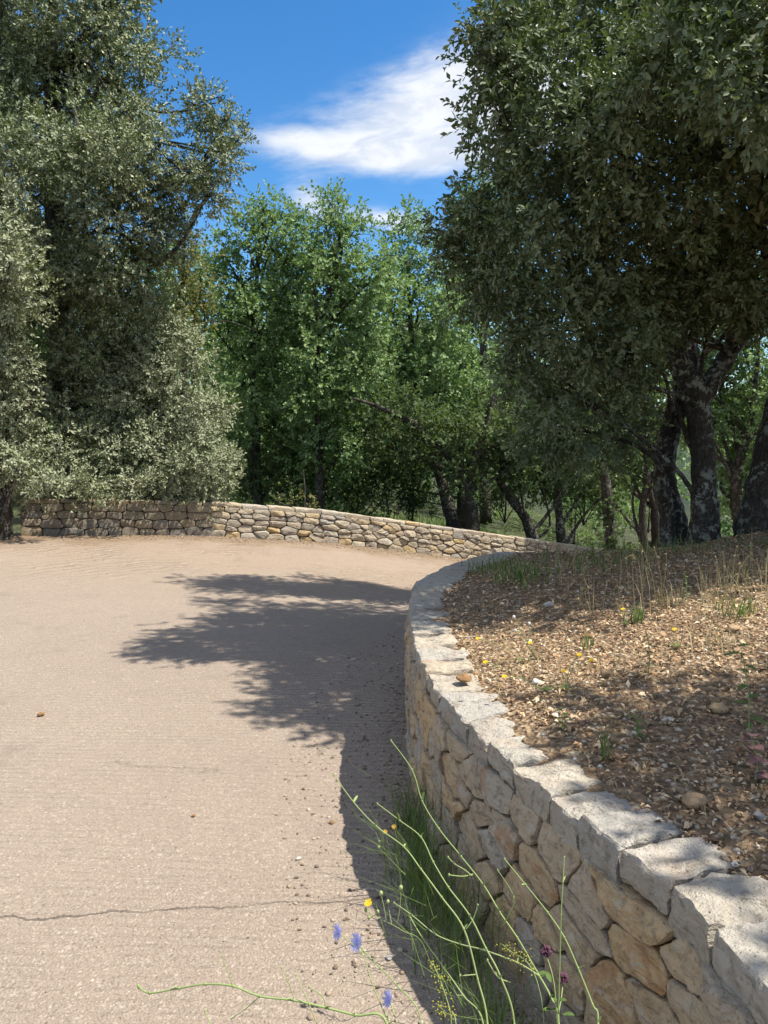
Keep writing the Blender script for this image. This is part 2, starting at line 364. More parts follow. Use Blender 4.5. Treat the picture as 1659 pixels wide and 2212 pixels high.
M['holm_pale'] = leaf_mat('pale_holm_oak_leaf', [(0, (0.141, 0.165, 0.082)), (.5, (0.212, 0.239, 0.126)), (.9, (0.271, 0.296, 0.164)), (1, (0.326, 0.307, 0.153))], (0.340, 0.366, 0.257, 1), .15, .42, .5)
M['oak'] = leaf_mat('downy_oak_leaf', [(0, (0.095, 0.183, 0.054)), (.5, (0.152, 0.275, 0.081)), (.9, (0.226, 0.354, 0.122)), (1, (0.305, 0.378, 0.122))], (0.256, 0.354, 0.183, 1), .34, .42, .5)
M['oak_light'] = leaf_mat('young_oak_leaf', [(0, (.10, .19, .05)), (.6, (.15, .26, .07)), (1, (.20, .30, .09))], (.18, .27, .12, 1), .38, .5, .4)
M['oak_yellow'] = leaf_mat('yellowing_oak_leaf', [(0, (.11, .115, .03)), (.6, (.17, .165, .045)), (1, (.22, .19, .06))], (.2, .2, .1, 1), .3, .5, .4)
M['bush'] = leaf_mat('shade_toned_leaf', [(0, (.036, .066, .022)), (.6, (.056, .10, .03)), (1, (.09, .14, .042))], (.10, .14, .07, 1), .28, .5, .4)  # undergrowth green darkened to stand in for shade under the crowns
M['meadow'] = leaf_mat('meadow_blade', [(0, (.12, .20, .06)), (.6, (.19, .28, .09)), (1, (.28, .34, .14))], (.2, .28, .12, 1), .35, .6, .3)
M['blade'] = leaf_mat('grass_blade', [(0, (.075, .14, .03)), (.6, (.125, .21, .045)), (1, (.22, .27, .08))], (.10, .16, .05, 1), .3, .5, .4)
M['straw'] = leaf_mat('dry_straw', [(0, (.30, .24, .12)), (.6, (.42, .34, .18)), (1, (.50, .42, .25))], (.4, .33, .2, 1), .2, .6, .3)
M['stem'] = leaf_mat('chicory_stem', [(0, (.17, .25, .07)), (.5, (.24, .32, .11)), (1, (.42, .44, .24))], (.25, .32, .13, 1), .05, .5, .4)
M['purple'] = leaf_mat('purple_leaf', [(0, (.12, .035, .05)), (.6, (.20, .07, .08)), (1, (.25, .13, .11))], (.24, .14, .14, 1), .2, .5, .4)
def plain(name, c, rough=.6, trans=0.0):
    m, nt, pr, out = material(name)
    n = nt.noise(geo_pos(nt), 120, 3)
    nt.put(pr.inputs['Base Color'], nt.mix(nt.math('MULTIPLY', n, .35), (*c, 1), (c[0] * .6, c[1] * .6, c[2] * .6, 1)))
    pr.inputs['Roughness'].default_value = rough
    if trans:
        tr = nt.add('ShaderNodeBsdfTranslucent'); tr.inputs[0].default_value = (*c, 1)
        mx = nt.add('ShaderNodeMixShader'); mx.inputs[0].default_value = trans
        nt.l.new(pr.outputs[0], mx.inputs[1]); nt.l.new(tr.outputs[0], mx.inputs[2]); nt.l.new(mx.outputs[0], out.inputs[0])
    return m
M['blue'] = plain('chicory_petal', (.52, .53, .92), .6, .4)
M['yellow'] = plain('yellow_petal', (.80, .55, .02), .6, .2)
M['orange'] = plain('orange_petal', (.62, .38, .05), .6, .2)
M['clover'] = plain('clover_floret', (.13, .05, .09), .7, .1)
M['bedstraw'] = plain('bedstraw_floret', (.34, .33, .06), .7, .15)
M['white'] = plain('seed_fluff', (.62, .58, .52), .9)
M['bud'] = plain('brown_bud', (.28, .22, .10), .8)

def bark_mat(name, dark, mid, lichen):
    m, nt, pr, _ = material(name); pos = geo_pos(nt)
    v = nt.vmath('MULTIPLY', pos, (1, 1, .35))
    n1 = nt.noise(v, 28, 6, .65, .5); pl = nt.vor(v, 34, 'DISTANCE_TO_EDGE')
    col = nt.ramp(n1, [(.3, dark), (.7, mid)])
    col = nt.mix(nt.math('MULTIPLY', nt.step(pl, .10, .0), .7), col, (.015, .012, .01, 1))
    lm = nt.math('MULTIPLY', nt.step(nt.noise(pos, 15, 8, .75, .3), .515, .555), nt.step(nt.noise(pos, 2.2, 3, .5), .38, .54))
    col = nt.mix(nt.math('MULTIPLY', lm, lichen), col, nt.ramp(nt.noise(pos, 70, 3), [(.3, (.22, .23, .20)), (.7, (.38, .39, .35))]))
    nt.put(pr.inputs['Base Color'], col)
    nt.put(pr.inputs['Normal'], nt.bump(nt.math('ADD', nt.math('MULTIPLY', pl, 1.2), n1), 1.0, .022))
    return m
M['bark'] = bark_mat('lichen_bark', (.03, .026, .022), (.085, .072, .06), .95)
M['bark_dark'] = bark_mat('dark_bark', (.022, .019, .016), (.075, .062, .05), .35)

def chips_mat(name, stops):
    m, nt, pr, _ = material(name)
    at = nt.add('ShaderNodeAttribute', attribute_name='rnd').outputs['Fac']
    col = nt.ramp(at, stops); n = nt.noise(geo_pos(nt), 130, 4, .6)
    nt.put(pr.inputs['Base Color'], nt.mix(nt.math('MULTIPLY', nt.step(n, .35, .7), .4), col, nt.mix(.5, col, (.08, .06, .04, 1))))
    nt.put(pr.inputs['Normal'], nt.bump(n, .5, .004))
    return m
M['pebble'] = chips_mat('pebble_mix', [(0, (.253, .149, .081)), (.3, (.391, .230, .121)), (.55, (.460, .310, .184)), (.75, (.391, .333, .265)), (.9, (.529, .460, .368)), (1, (.690, .644, .575))])
M['litter'] = chips_mat('dead_leaf_mix', [(0, (.13, .082, .048)), (.25, (.27, .175, .10)), (.5, (.43, .29, .17)), (.8, (.56, .42, .265)), (1, (.68, .57, .40))])
M['grit'] = chips_mat('road_grit', [(0, (.12, .09, .07)), (.5, (.22, .17, .13)), (.85, (.32, .25, .19)), (1, (.45, .40, .34))])
def rock_mat(name, c):
    m, nt, pr, _ = material(name); pos = geo_pos(nt); n = nt.noise(pos, 45, 6, .65)
    nt.put(pr.inputs['Base Color'], nt.ramp(n, [(.3, tuple(k * .55 for k in c)), (.55, c), (.75, tuple(min(1, k * 1.35) for k in c))]))
    nt.put(pr.inputs['Normal'], nt.bump(n, .8, .012)); return m
M['rock_tan'] = rock_mat('tan_rock', (.36, .25, .15)); M['rock_brown'] = rock_mat('brown_rock', (.27, .155, .075))
M['rock_white'] = rock_mat('white_rock', (.52, .50, .46)); M['rock_grey'] = rock_mat('grey_rock', (.30, .29, .28))

# ------------------------------------------------------------------ ground, road, bank
def grid_mesh(name, xs, ys, zf, mat, keep=None, sm=True):
    X, Y = np.meshgrid(xs, ys); Z = zf(X, Y); nx, ny = len(xs), len(ys)
    v = np.stack([X, Y, Z], -1).reshape(-1, 3)
    i, j = np.meshgrid(np.arange(nx - 1), np.arange(ny - 1)); a = (j * nx + i).ravel()
    f = np.stack([a, a + 1, a + nx + 1, a + nx], 1)
    if keep is not None: f = f[keep(X, Y).reshape(-1)[f].any(1)]
    used = np.unique(f); mp = -np.ones(len(v), int); mp[used] = np.arange(len(used))
    return ob(name, mesh_np(name, v[used], mp[f], sm, mat))
def graded(lo, hi, step, far_lo, far_hi, ratio=1.16):
    c = list(np.arange(lo, hi + 1e-6, step)); s = step
    while c[-1] < far_hi: s *= ratio; c.append(c[-1] + s)
    s = step
    while c[0] > far_lo: s *= ratio; c.insert(0, c[0] - s)
    return np.array(c)
def ground_z(X, Y):
    d, s = far.dist(X, Y)
    z = road_z(X, np.clip(Y, None, 40)) - .30
    beyond = np.clip(np.where(Y > 9, d, 0), 0, 400)
    z = z - .25 * smooth(0, 3, beyond) - .035 * np.clip(beyond, 0, 60) + .12 * np.sin(.9 * X + .4 * Y) * smooth(1, 6, beyond)
    r = np.hypot(X, Y)
    hill = smooth(230, 950, r) * (95 + 38 * np.sin(np.arctan2(X, Y) * 9 + 1.2) + 14 * np.sin(np.arctan2(X, Y) * 31)) * smooth(-.4, .4, np.cos(np.arctan2(X, Y)))
    return z + hill + 2.5 * np.sin(X * .021) * np.sin(Y * .017) * smooth(80, 300, r)
tag(grid_mesh('ground', graded(-14, 16, .6, -2600, 2600), graded(-6, 34, .6, -900, 3200), ground_z, M['ground']), kind='structure')

road = tag(grid_mesh('road', np.arange(-16, 12.01, .2), np.arange(-5, 19.01, .2), lambda X, Y: road_z(X, Y), M['road'],
                     keep=lambda X, Y: (far.dist(X, Y)[0] < .15) & (near.dist(X, Y)[0] < .25)), kind='structure')
tag(grid_mesh('bank', np.arange(-.1, 16, .1), np.arange(-5, 15.5, .1), lambda X, Y: bank_z(X, Y)[0], M['soil'],
              keep=lambda X, Y: near.dist(X, Y)[0] > .13), kind='structure')

# ------------------------------------------------------------------ stone walls
def clip_poly(poly, p, nrm):
    out = []; n = len(poly); d = [(q[0] - p[0]) * nrm[0] + (q[1] - p[1]) * nrm[1] for q in poly]
    for i in range(n):
        a, b = poly[i], poly[(i + 1) % n]; da, db = d[i], d[(i + 1) % n]
        if da <= 0: out.append(a)
        if (da < 0 < db) or (db < 0 < da):
            t = da / (da - db); out.append((a[0] + (b[0] - a[0]) * t, a[1] + (b[1] - a[1]) * t))
    return out
def resample(poly, m, gap, rng, rough):
    p = np.array(poly); c = p.mean(0)
    # pull in by the joint width, knock the corners off, even out the spacing
    for _ in range(1):
        q = np.roll(p, -1, 0); k = .05
        p = np.stack([p * (1 - k) + q * k, p * k + q * (1 - k)], 1).reshape(-1, 2)
    # a true inset: every side moves in by the same width
    ext = np.abs(p - c).max(0); p = c + (p - c) * np.maximum(1 - gap / np.maximum(ext, 1e-4), .3)
    cl = np.vstack([p, p[:1]]); L = np.concatenate([[0], np.cumsum(np.linalg.norm(np.diff(cl, axis=0), axis=1))])
    u = np.linspace(0, L[-1], m, endpoint=False); p = np.stack([np.interp(u, L, cl[:, k]) for k in (0, 1)], 1)
    return c, p * 1.0 + (p - c) * ((rng.rand(m, 1) - .5) * rough)
def stone_verts(c, p, rings, rng, facet, noise_amp, nscale):
    """rings: (scale, depth). Facetted front made of a few tilted planes, roughened."""
    size = np.abs(p - c).max(0)
    planes = [(rng.uniform(-1, 1, 2) * facet, rng.uniform(0, .35)) for _ in range(4)]
    rows = []; breaks = []
    for _ in range(2):
        an = rng.uniform(0, 6.28); breaks.append((np.array((math.cos(an), math.sin(an))), rng.uniform(.2, .75), rng.uniform(.15, .5)))
    seed = Vector(rng.uniform(-50, 50, 3))
    for t, wd in rings:
        q = c + (p - c) * t; ww = np.full(len(q), wd)
        if wd > 0:
            loc = (q - c) / np.maximum(size, 1e-4)
            cut = np.min([pl[0] @ loc.T + pl[1] for pl in planes], axis=0)
            ww = wd * (1 + np.clip(cut, -.9, .25))
            for bd, bo, bs in breaks: ww = ww - wd * bs * ((loc @ bd) > bo)
        for i in range(len(q)):
            nv = mnoise.noise_vector(Vector((q[i][0] * nscale, q[i][1] * nscale, ww[i] * nscale)) + seed)
            n2 = mnoise.noise(Vector((q[i][0] * nscale * 2.7, q[i][1] * nscale * 2.7, ww[i] * nscale * 2.7)) + seed)
            amp = noise_amp if wd > -.05 else 0
            q[i] += np.array((nv.x, nv.y)) * amp * .6; ww[i] += (nv.z + .6 * n2) * amp
        rows.append(np.column_stack([q, ww]))
    v = np.vstack(rows); m = len(p); k = len(rings)
    tip = rows[-1].mean(0); v = np.vstack([v, tip])
    f = [[i * m + j, i * m + (j + 1) % m, (i + 1) * m + (j + 1) % m, (i + 1) * m + j] for i in range(k - 1) for j in range(m)]
    f += [[(k - 1) * m + j, (k - 1) * m + (j + 1) % m, k * m] for j in range(m)]
    return v, f
def wall_point(path, s, z, wd, batter=0.0):
    xy, nn = path.at(s); b = road_z(xy[..., 0], xy[..., 1])
    xy = xy + nn * (wd)[..., None]
    return np.column_stack([xy, b + z])
def face_sites(s0, s1, h, cw, ch, rng, jit):
    sites = []; rows = max(2, int(round(h / ch))); edges = np.linspace(0, h, rows + 1)
    for r in range(rows):
        z = .5 * (edges[r] + edges[r + 1]); s = s0
        while s < s1 - .3 * cw:
            wd = cw * rng.choice([.55, .8, 1.0, 1.25, 1.6], p=[.14, .22, .28, .22, .14])
            if s + wd > s1 - .35 * cw: wd = s1 - s
            sites.append((s + wd / 2, z + (rng.rand() - .5) * ch * jit)); s += wd
    return np.array(sites)
def build_face(wall, path, s0, s1, h, cw, ch, seed, mat, m_ring, detail, back, proud, jit=.7, aspect=1.5, flip=False, gap=.006):
    rng = rs(seed); S = face_sites(s0, s1, h, cw, ch, rng, jit)
    T = S * np.array((1, aspect)); wt = rng.uniform(-1, 1, len(S)) * (ch * aspect * .42) ** 2
    for i in range(len(S)):
        if not (s0 <= S[i][0] <= s1): continue
        poly = [(s0 - cw, -.04), (s1 + cw, -.04), (s1 + cw, h), (s0 - cw, h)]
        poly = [(a, b * aspect) for a, b in poly]
        dd = np.linalg.norm(T - T[i], axis=1)
        for j in np.argsort(dd)[1:18]:
            nrm = T[j] - T[i]; mid = T[i] + nrm * (.5 + np.clip((wt[i] - wt[j]) / (2 * nrm @ nrm), -.28, .28))
            poly = clip_poly(poly, mid, nrm)
            if len(poly) < 3: break
        if len(poly) < 3: continue
        poly = [(np.clip(a, s0 - .03, s1 + .03), b / aspect) for a, b in poly]
        c, p = resample(poly, m_ring, gap * rng.uniform(.6, 1.5), rng, .05)
        if flip: pass
        pr_ = proud * rng.uniform(.4, 1.6)
        rings = [(.90, -back), (1.0, -.035), (1.0, -.012)] + ([(.992, pr_ * .45), (.972, pr_ * .88), (.88, pr_ * .98), (.74, pr_), (.6, pr_), (.44, pr_), (.26, pr_), (.1, pr_)] if detail else [(.96, pr_ * .7), (.78, pr_), (.52, pr_), (.24, pr_)])
        v, f = stone_verts(c, p, rings, rng, .55, .0075 if detail else .008, 34 if detail else 16)
        wv = wall_point(path, v[:, 0], v[:, 1], v[:, 2])
        o = wv.mean(0)
        if flip: f = [q[::-1] for q in f]
        ob('stone', crisp(mesh_np('stone', wv - o, f, True, mat)), wall, o)
def build_caps(wall, path, s0, s1, top, lens, depth, thick, seed, mat, m_ring, detail, over, flip=False, name='coping_stone'):
    """flat slabs laid along the wall: outline in (arc length, inward depth), raised front broken and rough"""
    rng = rs(seed); s = s0
    while s < s1:
        L = rng.uniform(*lens); D = rng.uniform(*depth); th = thick * rng.uniform(.85, 1.35)
        o_ = over * rng.uniform(.3, 1.3); sk = rng.uniform(-.03, .03); dz = rng.uniform(-.006, .006)
        poly = [(s + .001, -o_), (s + L * .35, -o_ + rng.uniform(-.005, .006)), (s + L * .7, -o_ + rng.uniform(-.005, .006)), (s + L - .001, -o_ + rng.uniform(-.004, .004)),
                (s + L - .001 + sk * .2, D * .55), (s + L * rng.uniform(.75, .98), D * rng.uniform(.9, 1.05)), (s + L * .45, D * rng.uniform(.95, 1.08)), (s + L * rng.uniform(.01, .10), D * rng.uniform(.85, 1.0))]
        p = np.array(poly); cl = np.vstack([p, p[:1]]); Ls = np.concatenate([[0], np.cumsum(np.linalg.norm(np.diff(cl, axis=0), axis=1))])
        u = np.linspace(0, Ls[-1], m_ring, endpoint=False); p = np.stack([np.interp(u, Ls, cl[:, k]) for k in (0, 1)], 1)
        c = p.mean(0); sd = Vector(rng.uniform(-50, 50, 3)); rows = []
        ring = [(.955, -th), (.99, -th * .8), (1.0, -th * .5), (1.0, -th * .22), (.985, -.006), (.95, .0), (.8, .002), (.6, .003), (.38, .003), (.16, .003)] if detail else [(.97, -th), (1.0, -th * .5), (.985, -.008), (.93, 0), (.5, .004)]
        ns = 22 if detail else 10; am = .011 if detail else .010
        tilt = rng.uniform(-.02, .02, 2)
        for t, z in ring:
            q = c + (p - c) * t; zz = np.full(len(q), z)
            for i in range(len(q)):
                b = Vector((q[i][0], q[i][1], z * 1.3)); nv = mnoise.noise_vector(b * ns + sd); n2 = mnoise.noise_vector(b * ns * 3 + sd)
                k = (am if z < -.004 or t < .97 else am * .6) if t > .9 else am * .15
                q[i] += np.array((nv.x, nv.y)) * k + np.array((n2.x, n2.y)) * k * .45
                n3 = mnoise.noise(b * 9 + sd)
                zz[i] += (math.floor(n3 * 4) / 4 * .016 + nv.z * .005 + (q[i] - c) @ tilt) if z > -th * .3 else nv.z * .006
            rows.append(np.column_stack([q, zz]))
        v = np.vstack(rows + [rows[-1].mean(0)[None]]); mR = m_ring; k = len(ring)
        f = [[i * mR + j, i * mR + (j + 1) % mR, (i + 1) * mR + (j + 1) % mR, (i + 1) * mR + j] for i in range(k - 1) for j in range(mR)]
        f += [[(k - 1) * mR + j, (k - 1) * mR + (j + 1) % mR, k * mR] for j in range(mR)]
        f.append(list(range(mR))[::-1])
        wv = wall_point(path, v[:, 0], top + dz + v[:, 2], -v[:, 1]); o = wv.mean(0)
        if flip: f = [q[::-1] for q in f]
        ob(name, crisp(mesh_np(name, wv - o, f, True, mat)), wall, o)
        s += L + .003
def build_core(wall, path, s0, s1, h, front, back):
    u = np.linspace(s0, s1, max(8, int((s1 - s0) / .08)))
    rows = [wall_point(path, u, np.full(len(u), z), np.full(len(u), wd)) for z, wd in ((-.3, -front), (h, -front), (h, -back), (-.3, -back))]
    v = np.vstack(rows); n = len(u); f = [[r * n + i, r * n + i + 1, ((r + 1) % 4) * n + i + 1, ((r + 1) % 4) * n + i] for r in range(4) for i in range(n - 1)]
    f += [[0, n, 2 * n, 3 * n], [4 * n - 1, 3 * n - 1, 2 * n - 1, n - 1]]
    ob('core', mesh_np('core', v, f, False, M['joint']), wall)

sA = near.dist(np.array([.74]), np.array([-.6]))[1][0]; sB = near.dist(np.array([.2]), np.array([4.8]))[1][0]; sC = near.dist(np.array([1.4]), np.array([7.8]))[1][0]; sD = near.dist(np.array([9.5]), np.array([14.4]))[1][0]
nw = thing('retaining_wall', (0, 0, 0), 'curving dry stone retaining wall with pale grey coping slabs holding the stony bank', 'wall')
build_core(nw, near, 0.2, near.len - .3, NEAR_H - .10, .035, .17)
build_face(nw, near, sA, sB, NEAR_H - .082, .155, .108, 11, M['stone_near'], 28, True, .09, .018, jit=.7, aspect=1.65, gap=.0052)
build_face(nw, near, sB + .03, sC, NEAR_H - .082, .25, .125, 12, M['stone_near'], 14, False, .10, .02)
build_caps(nw, near, sA, sB, NEAR_H, (.14, .28), (.19, .23), .080, 23, M['stone_cap'], 60, True, .006)
build_caps(nw, near, sB + .01, sD, NEAR_H, (.20, .36), (.20, .28), .10, 22, M['stone_cap'], 20, False, .02)

sE = far.dist(np.array([-2.78]), np.array([12.45]))[1][0]
lw = thing('parapet_wall', (0, 0, 0), 'shaded coursed stone wall below the pale leafy oak at the road bend', 'wall', 'walls on the outer side of the road')
build_core(lw, far, .02, sE, FAR_H - .05, .03, .36)
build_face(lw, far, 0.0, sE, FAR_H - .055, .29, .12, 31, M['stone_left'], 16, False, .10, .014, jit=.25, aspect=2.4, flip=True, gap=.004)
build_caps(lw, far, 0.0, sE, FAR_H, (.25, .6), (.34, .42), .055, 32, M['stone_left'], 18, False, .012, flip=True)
fw = thing('parapet_wall', (0, 0, 0), 'sunlit rubble wall of yellow and grey stones running downhill round the bend', 'wall', 'walls on the outer side of the road')
build_core(fw, far, sE, far.len - .05, FAR_H - .06, .03, .36)
build_face(fw, far, sE + .01, far.len - 2.4, FAR_H - .06, .225, .100, 33, M['stone_far'], 16, False, .10, .022, jit=.85, aspect=2.1, flip=True, gap=.0045)
build_caps(fw, far, sE, far.len - .1, FAR_H, (.22, .5), (.36, .44), .065, 34, M['stone_far'], 18, False, .018, flip=True)

# ------------------------------------------------------------------ trees
def crown_mesh(lobes, base, L, W, layers, seed, mat, near_leaf=False, twig_leaves=9, droop=.15, sub=18, tw=2.5):
    g = rs(seed); PP = []; AX = []; SI = []; NN = []; LEN = []; RN = []
    for c, Rr in lobes:
        c = np.asarray(c, float); nl = layers * math.pi * Rr * Rr / (.62 * L * W); nt = max(6, int(nl / twig_leaves))
        ns = max(6, int(sub * (.6 + .5 * g.rand())))
        dirs = g.normal(size=(ns, 3)); dirs /= np.linalg.norm(dirs, axis=1)[:, None]
        sc = c + dirs * (Rr * g.uniform(.45, .95, ns) ** .8)[:, None] * np.array((1, 1, .95))
        srad = Rr * g.uniform(.24, .46, ns)
        k = g.choice(ns, nt, p=srad ** 2 / (srad ** 2).sum())
        off = g.normal(size=(nt, 3)); off /= np.linalg.norm(off, axis=1)[:, None]; off *= (g.rand(nt) ** .28)[:, None]
        bpos = sc[k] + off * srad[k][:, None]
        outw = bpos - c; outw /= np.maximum(np.linalg.norm(outw, axis=1)[:, None], 1e-6)
        d = outw * .4 + off * .75 + g.normal(size=(nt, 3)) * .38 + np.array((0, 0, .22 - droop))
        d /= np.linalg.norm(d, axis=1)[:, None]
        tl = L * tw * g.uniform(.6, 1.35, nt)
        q = np.cross(d, g.normal(size=(nt, 3))); q /= np.linalg.norm(q, axis=1)[:, None]; r = np.cross(d, q)
        tone = g.normal(size=ns) * .16
        for j in range(twig_leaves):
            t = (j + .6) / twig_leaves; ph = j * 2.4 + g.uniform(-.5, .5, nt)
            perp = q * np.cos(ph)[:, None] + r * np.sin(ph)[:, None]
            ax = d * (.45 + .5 * t) + perp * (.95 - .4 * t) + g.normal(size=(nt, 3)) * .2; ax[:, 2] -= droop * .8
            ax /= np.linalg.norm(ax, axis=1)[:, None]
            n0 = np.array((0, 0, .5)) + outw * .45 + off * .85 + g.normal(size=(nt, 3)) * .42
            si = np.cross(ax, n0); si /= np.maximum(np.linalg.norm(si, axis=1)[:, None], 1e-6)
            PP.append(bpos + d * (tl * t)[:, None] - np.array((0, 0, 1)) * (droop * tl * t * t * .6)[:, None]); AX.append(ax); SI.append(si); NN.append(np.cross(si, ax))
            LEN.append(g.uniform(.5, 1.2, nt)); RN.append(np.clip(.45 + tone[k] + g.normal(size=nt) * .2, 0, .93) + .06 * (g.rand(nt) > .97))
    p = np.vstack(PP) - np.asarray(base); ax = np.vstack(AX); si = np.vstack(SI); nn = np.vstack(NN); ln = np.concatenate(LEN)[:, None]; rn = np.concatenate(RN)
    l = L * ln; hw = W * .5 * ln; n = len(p)
    if near_leaf:
        up = nn * hw * .45
        pts = [p, p + ax * l * .32 + si * hw * .92 + up, p + ax * l * .72 + si * hw * .8 + up, p + ax * l, p + ax * l * .72 - si * hw * .8 + up, p + ax * l * .32 - si * hw * .92 + up]
        v = np.stack(pts, 1).reshape(-1, 3); b = np.arange(n)[:, None] * 6
        f = np.vstack([b + np.array([0, 3, 2, 1]), b + np.array([0, 5, 4, 3])]); rn = np.concatenate([rn, rn])
    else:
        v = np.stack([p, p + ax * l * .5 + si * hw + nn * hw * .4, p + ax * l, p + ax * l * .5 - si * hw + nn * hw * .4], 1).reshape(-1, 3)
        f = np.arange(n)[:, None] * 4 + np.array([0, 3, 2, 1])
    return mesh_np('crown', v, f, False, mat, {'rnd': rn})
def px_lobes(spec, jit=0.0, seed=1):
    g = rs(seed); return [(P(a, b, d + (g.rand() - .5) * jit), r * d / 1659) for a, b, r, d in spec]
def unseen(spec): return [q for q in spec if q[3] >= 14 or (8 <= q[3] < 10) or q[0] > 1710 or q[0] < -50 or q[1] < -55]
def seen_far(spec): return [q for q in spec if q not in unseen(spec)]
def tree(name, label, cat, base, trunks, lobes, leaf, mat, seed, bark='bark', group=None, limb_r=.05, limbs=True, limb_every=1, outer=(), **kw):
    base = np.asarray(base, float); t = thing(name, base, label, cat, group); g = rs(seed)
    for ti, tr in enumerate(trunks):
        b = MB(); pts = np.array([q[0] for q in tr]); rad = np.array([q[1] for q in tr])
        sp_ = spline(np.column_stack([pts, rad]), 6)
        b.tube(sp_[:, :3], sp_[:, 3], 14, wob=.16, seed=seed + ti)
        if limbs:
            mine = lobes[ti::len(trunks)][::limb_every]
            for c, Rr in mine:
                zc = c[2]; idx = np.argmin(np.abs(sp_[:, 2] - (zc - .6 - 1.2 * g.rand())) + .3 * np.linalg.norm(sp_[:, :2] - c[:2], axis=1))
                a0 = sp_[idx, :3]; r0 = min(sp_[idx, 3] * .55, limb_r * (1 + .4 * g.rand()))
                mid = .5 * (a0 + c) + g.normal(size=3) * .12 * np.linalg.norm(c - a0); mid[2] += .06 * np.linalg.norm(c - a0)
                pp = spline([a0, mid, c], 6); b.tube(pp, np.linspace(r0, .010, len(pp)), 6, wob=.2, seed=seed)
                for _ in range(3):
                    e = c + g.normal(size=3) * Rr * .55; m2 = .5 * (c + e) + g.normal(size=3) * .1 * Rr
                    pp = spline([mid * .35 + c * .65, m2, e], 4); b.tube(pp, np.linspace(r0 * .4, .004, len(pp)), 5, seed=seed)
        b.build('trunk', M[bark], t, base)
    ob('crown', crown_mesh(lobes, base, leaf[0], leaf[1], leaf[2], seed, M[mat], **kw), t)
    if len(outer): ob('crown', crown_mesh(outer, base, .085, .042, 4.2, seed + 500, M[mat]), t)      # the far side and what lies beyond the picture
    return t

# --- the great holm oak on the bank, right
D = 7.0
def tk(*a): return [(P(x, y, d), r) for x, y, d, r in a]
E1 = [(1075, 30, 72, 5.3), (1058, 140, 66, 5.1), (1068, 240, 66, 5.2), (1110, 330, 66, 5.5), (1130, 60, 100, 5.5), (1170, 180, 110, 5.3), (1190, 300, 105, 5.2),
      (1130, 425, 90, 5.8), (1000, 500, 62, 6.5), (965, 495, 36, 6.6), (985, 560, 56, 6.6), (1030, 545, 66, 6.4), (1065, 580, 90, 6.3), (1160, 520, 105, 5.6), (1250, 420, 105, 5.2), (1270, 90, 110, 5.6), (1290, 240, 105, 5.0),
      (1360, 350, 105, 5.0), (1390, 150, 110, 5.4), (1420, 10, 110, 5.8), (1500, 260, 115, 5.2), (1530, 90, 110, 5.5), (1610, 200, 115, 5.2), (1650, 40, 110, 5.6), (1480, 420, 105, 5.2),
      (1590, 370, 95, 5.3), (1260, 570, 105, 5.8), (1365, 510, 105, 5.6), (1115, 690, 85, 6.3), (1205, 690, 105, 6.0), (1305, 670, 105, 6.0), (1130, 800, 72, 6.6), (1215, 820, 90, 6.3),
      (1310, 800, 95, 6.2), (1385, 640, 70, 6.4), (1180, 915, 62, 6.9), (1265, 930, 72, 6.9), (1345, 900, 66, 7.1), (1495, 560, 75, 5.8), (1470, 640, 45, 6.2), (1560, 500, 70, 6.2), (1640, 520, 60, 6.2),
      (1560, 110, 120, 4.0), (1450, 100, 105, 4.1), (1660, 140, 130, 4.0), (1560, -10, 120, 4.1), (1340, 190, 76, 4.3), (1760, 200, 130, 4.0), (1430, 690, 46, 6.5), (1520, 660, 46, 6.4), (1580, 660, 44, 6.3), (1650, 700, 36, 6.4), (1350, 760, 76, 6.2), (1380, 830, 52, 6.5), (1560, 570, 80, 6.0), (1630, 640, 60, 6.2), (1500, 610, 70, 6.2), (1600, 690, 40, 6.5), (1440, 640, 52, 6.3), (1230, 980, 56, 7.0), (1300, 980, 50, 7.2), (1150, 960, 44, 7.0), (1500, 90, 95, 4.5), (1610, 190, 95, 4.3), (1400, 190, 90, 4.6), (1640, 50, 90, 4.5), (1700, 120, 90, 4.4),
      (1560, 640, 62, 6.6), (1640, 610, 56, 6.8), (1475, 690, 40, 6.6), (1540, 560, 70, 6.0), (1420, 580, 66, 6.0), (1090, 480, 70, 6.0), (1040, 640, 55, 6.8),
      (1700, 330, 110, 5.6), (1750, 150, 120, 5.8), (1850, 300, 120, 6.2), (1780, -60, 120, 6.2), (1640, -100, 120, 6.2), (1500, -90, 120, 6.2), (1350, -110, 110, 6.0), (1210, -70, 90, 6.0), (1560, -240, 120, 6.8), (1720, -250, 120, 6.8), (1400, -230, 100, 6.6),
      (1200, 150, 120, 8.2), (1330, 300, 130, 8.4), (1480, 150, 130, 8.4), (1600, 320, 120, 8.6), (1250, 450, 120, 8.4), (1380, 560, 110, 8.4), (1180, 640, 100, 8.2), (1500, 0, 120, 8.2), (1330, 20, 120, 8.2), (1300, 740, 90, 8.0), (1080, 420, 80, 8.0), (1100, 560, 90, 8.0), (1180, 760, 80, 8.0), (1400, 700, 90, 8.4), (1480, 520, 110, 8.6), (1600, 500, 100, 8.6), (1560, 640, 80, 8.8), (1250, 860, 70, 8.2), (1080, 250, 80, 8.0), (1640, 150, 110, 8.4), (1120, 60, 90, 8.0)]
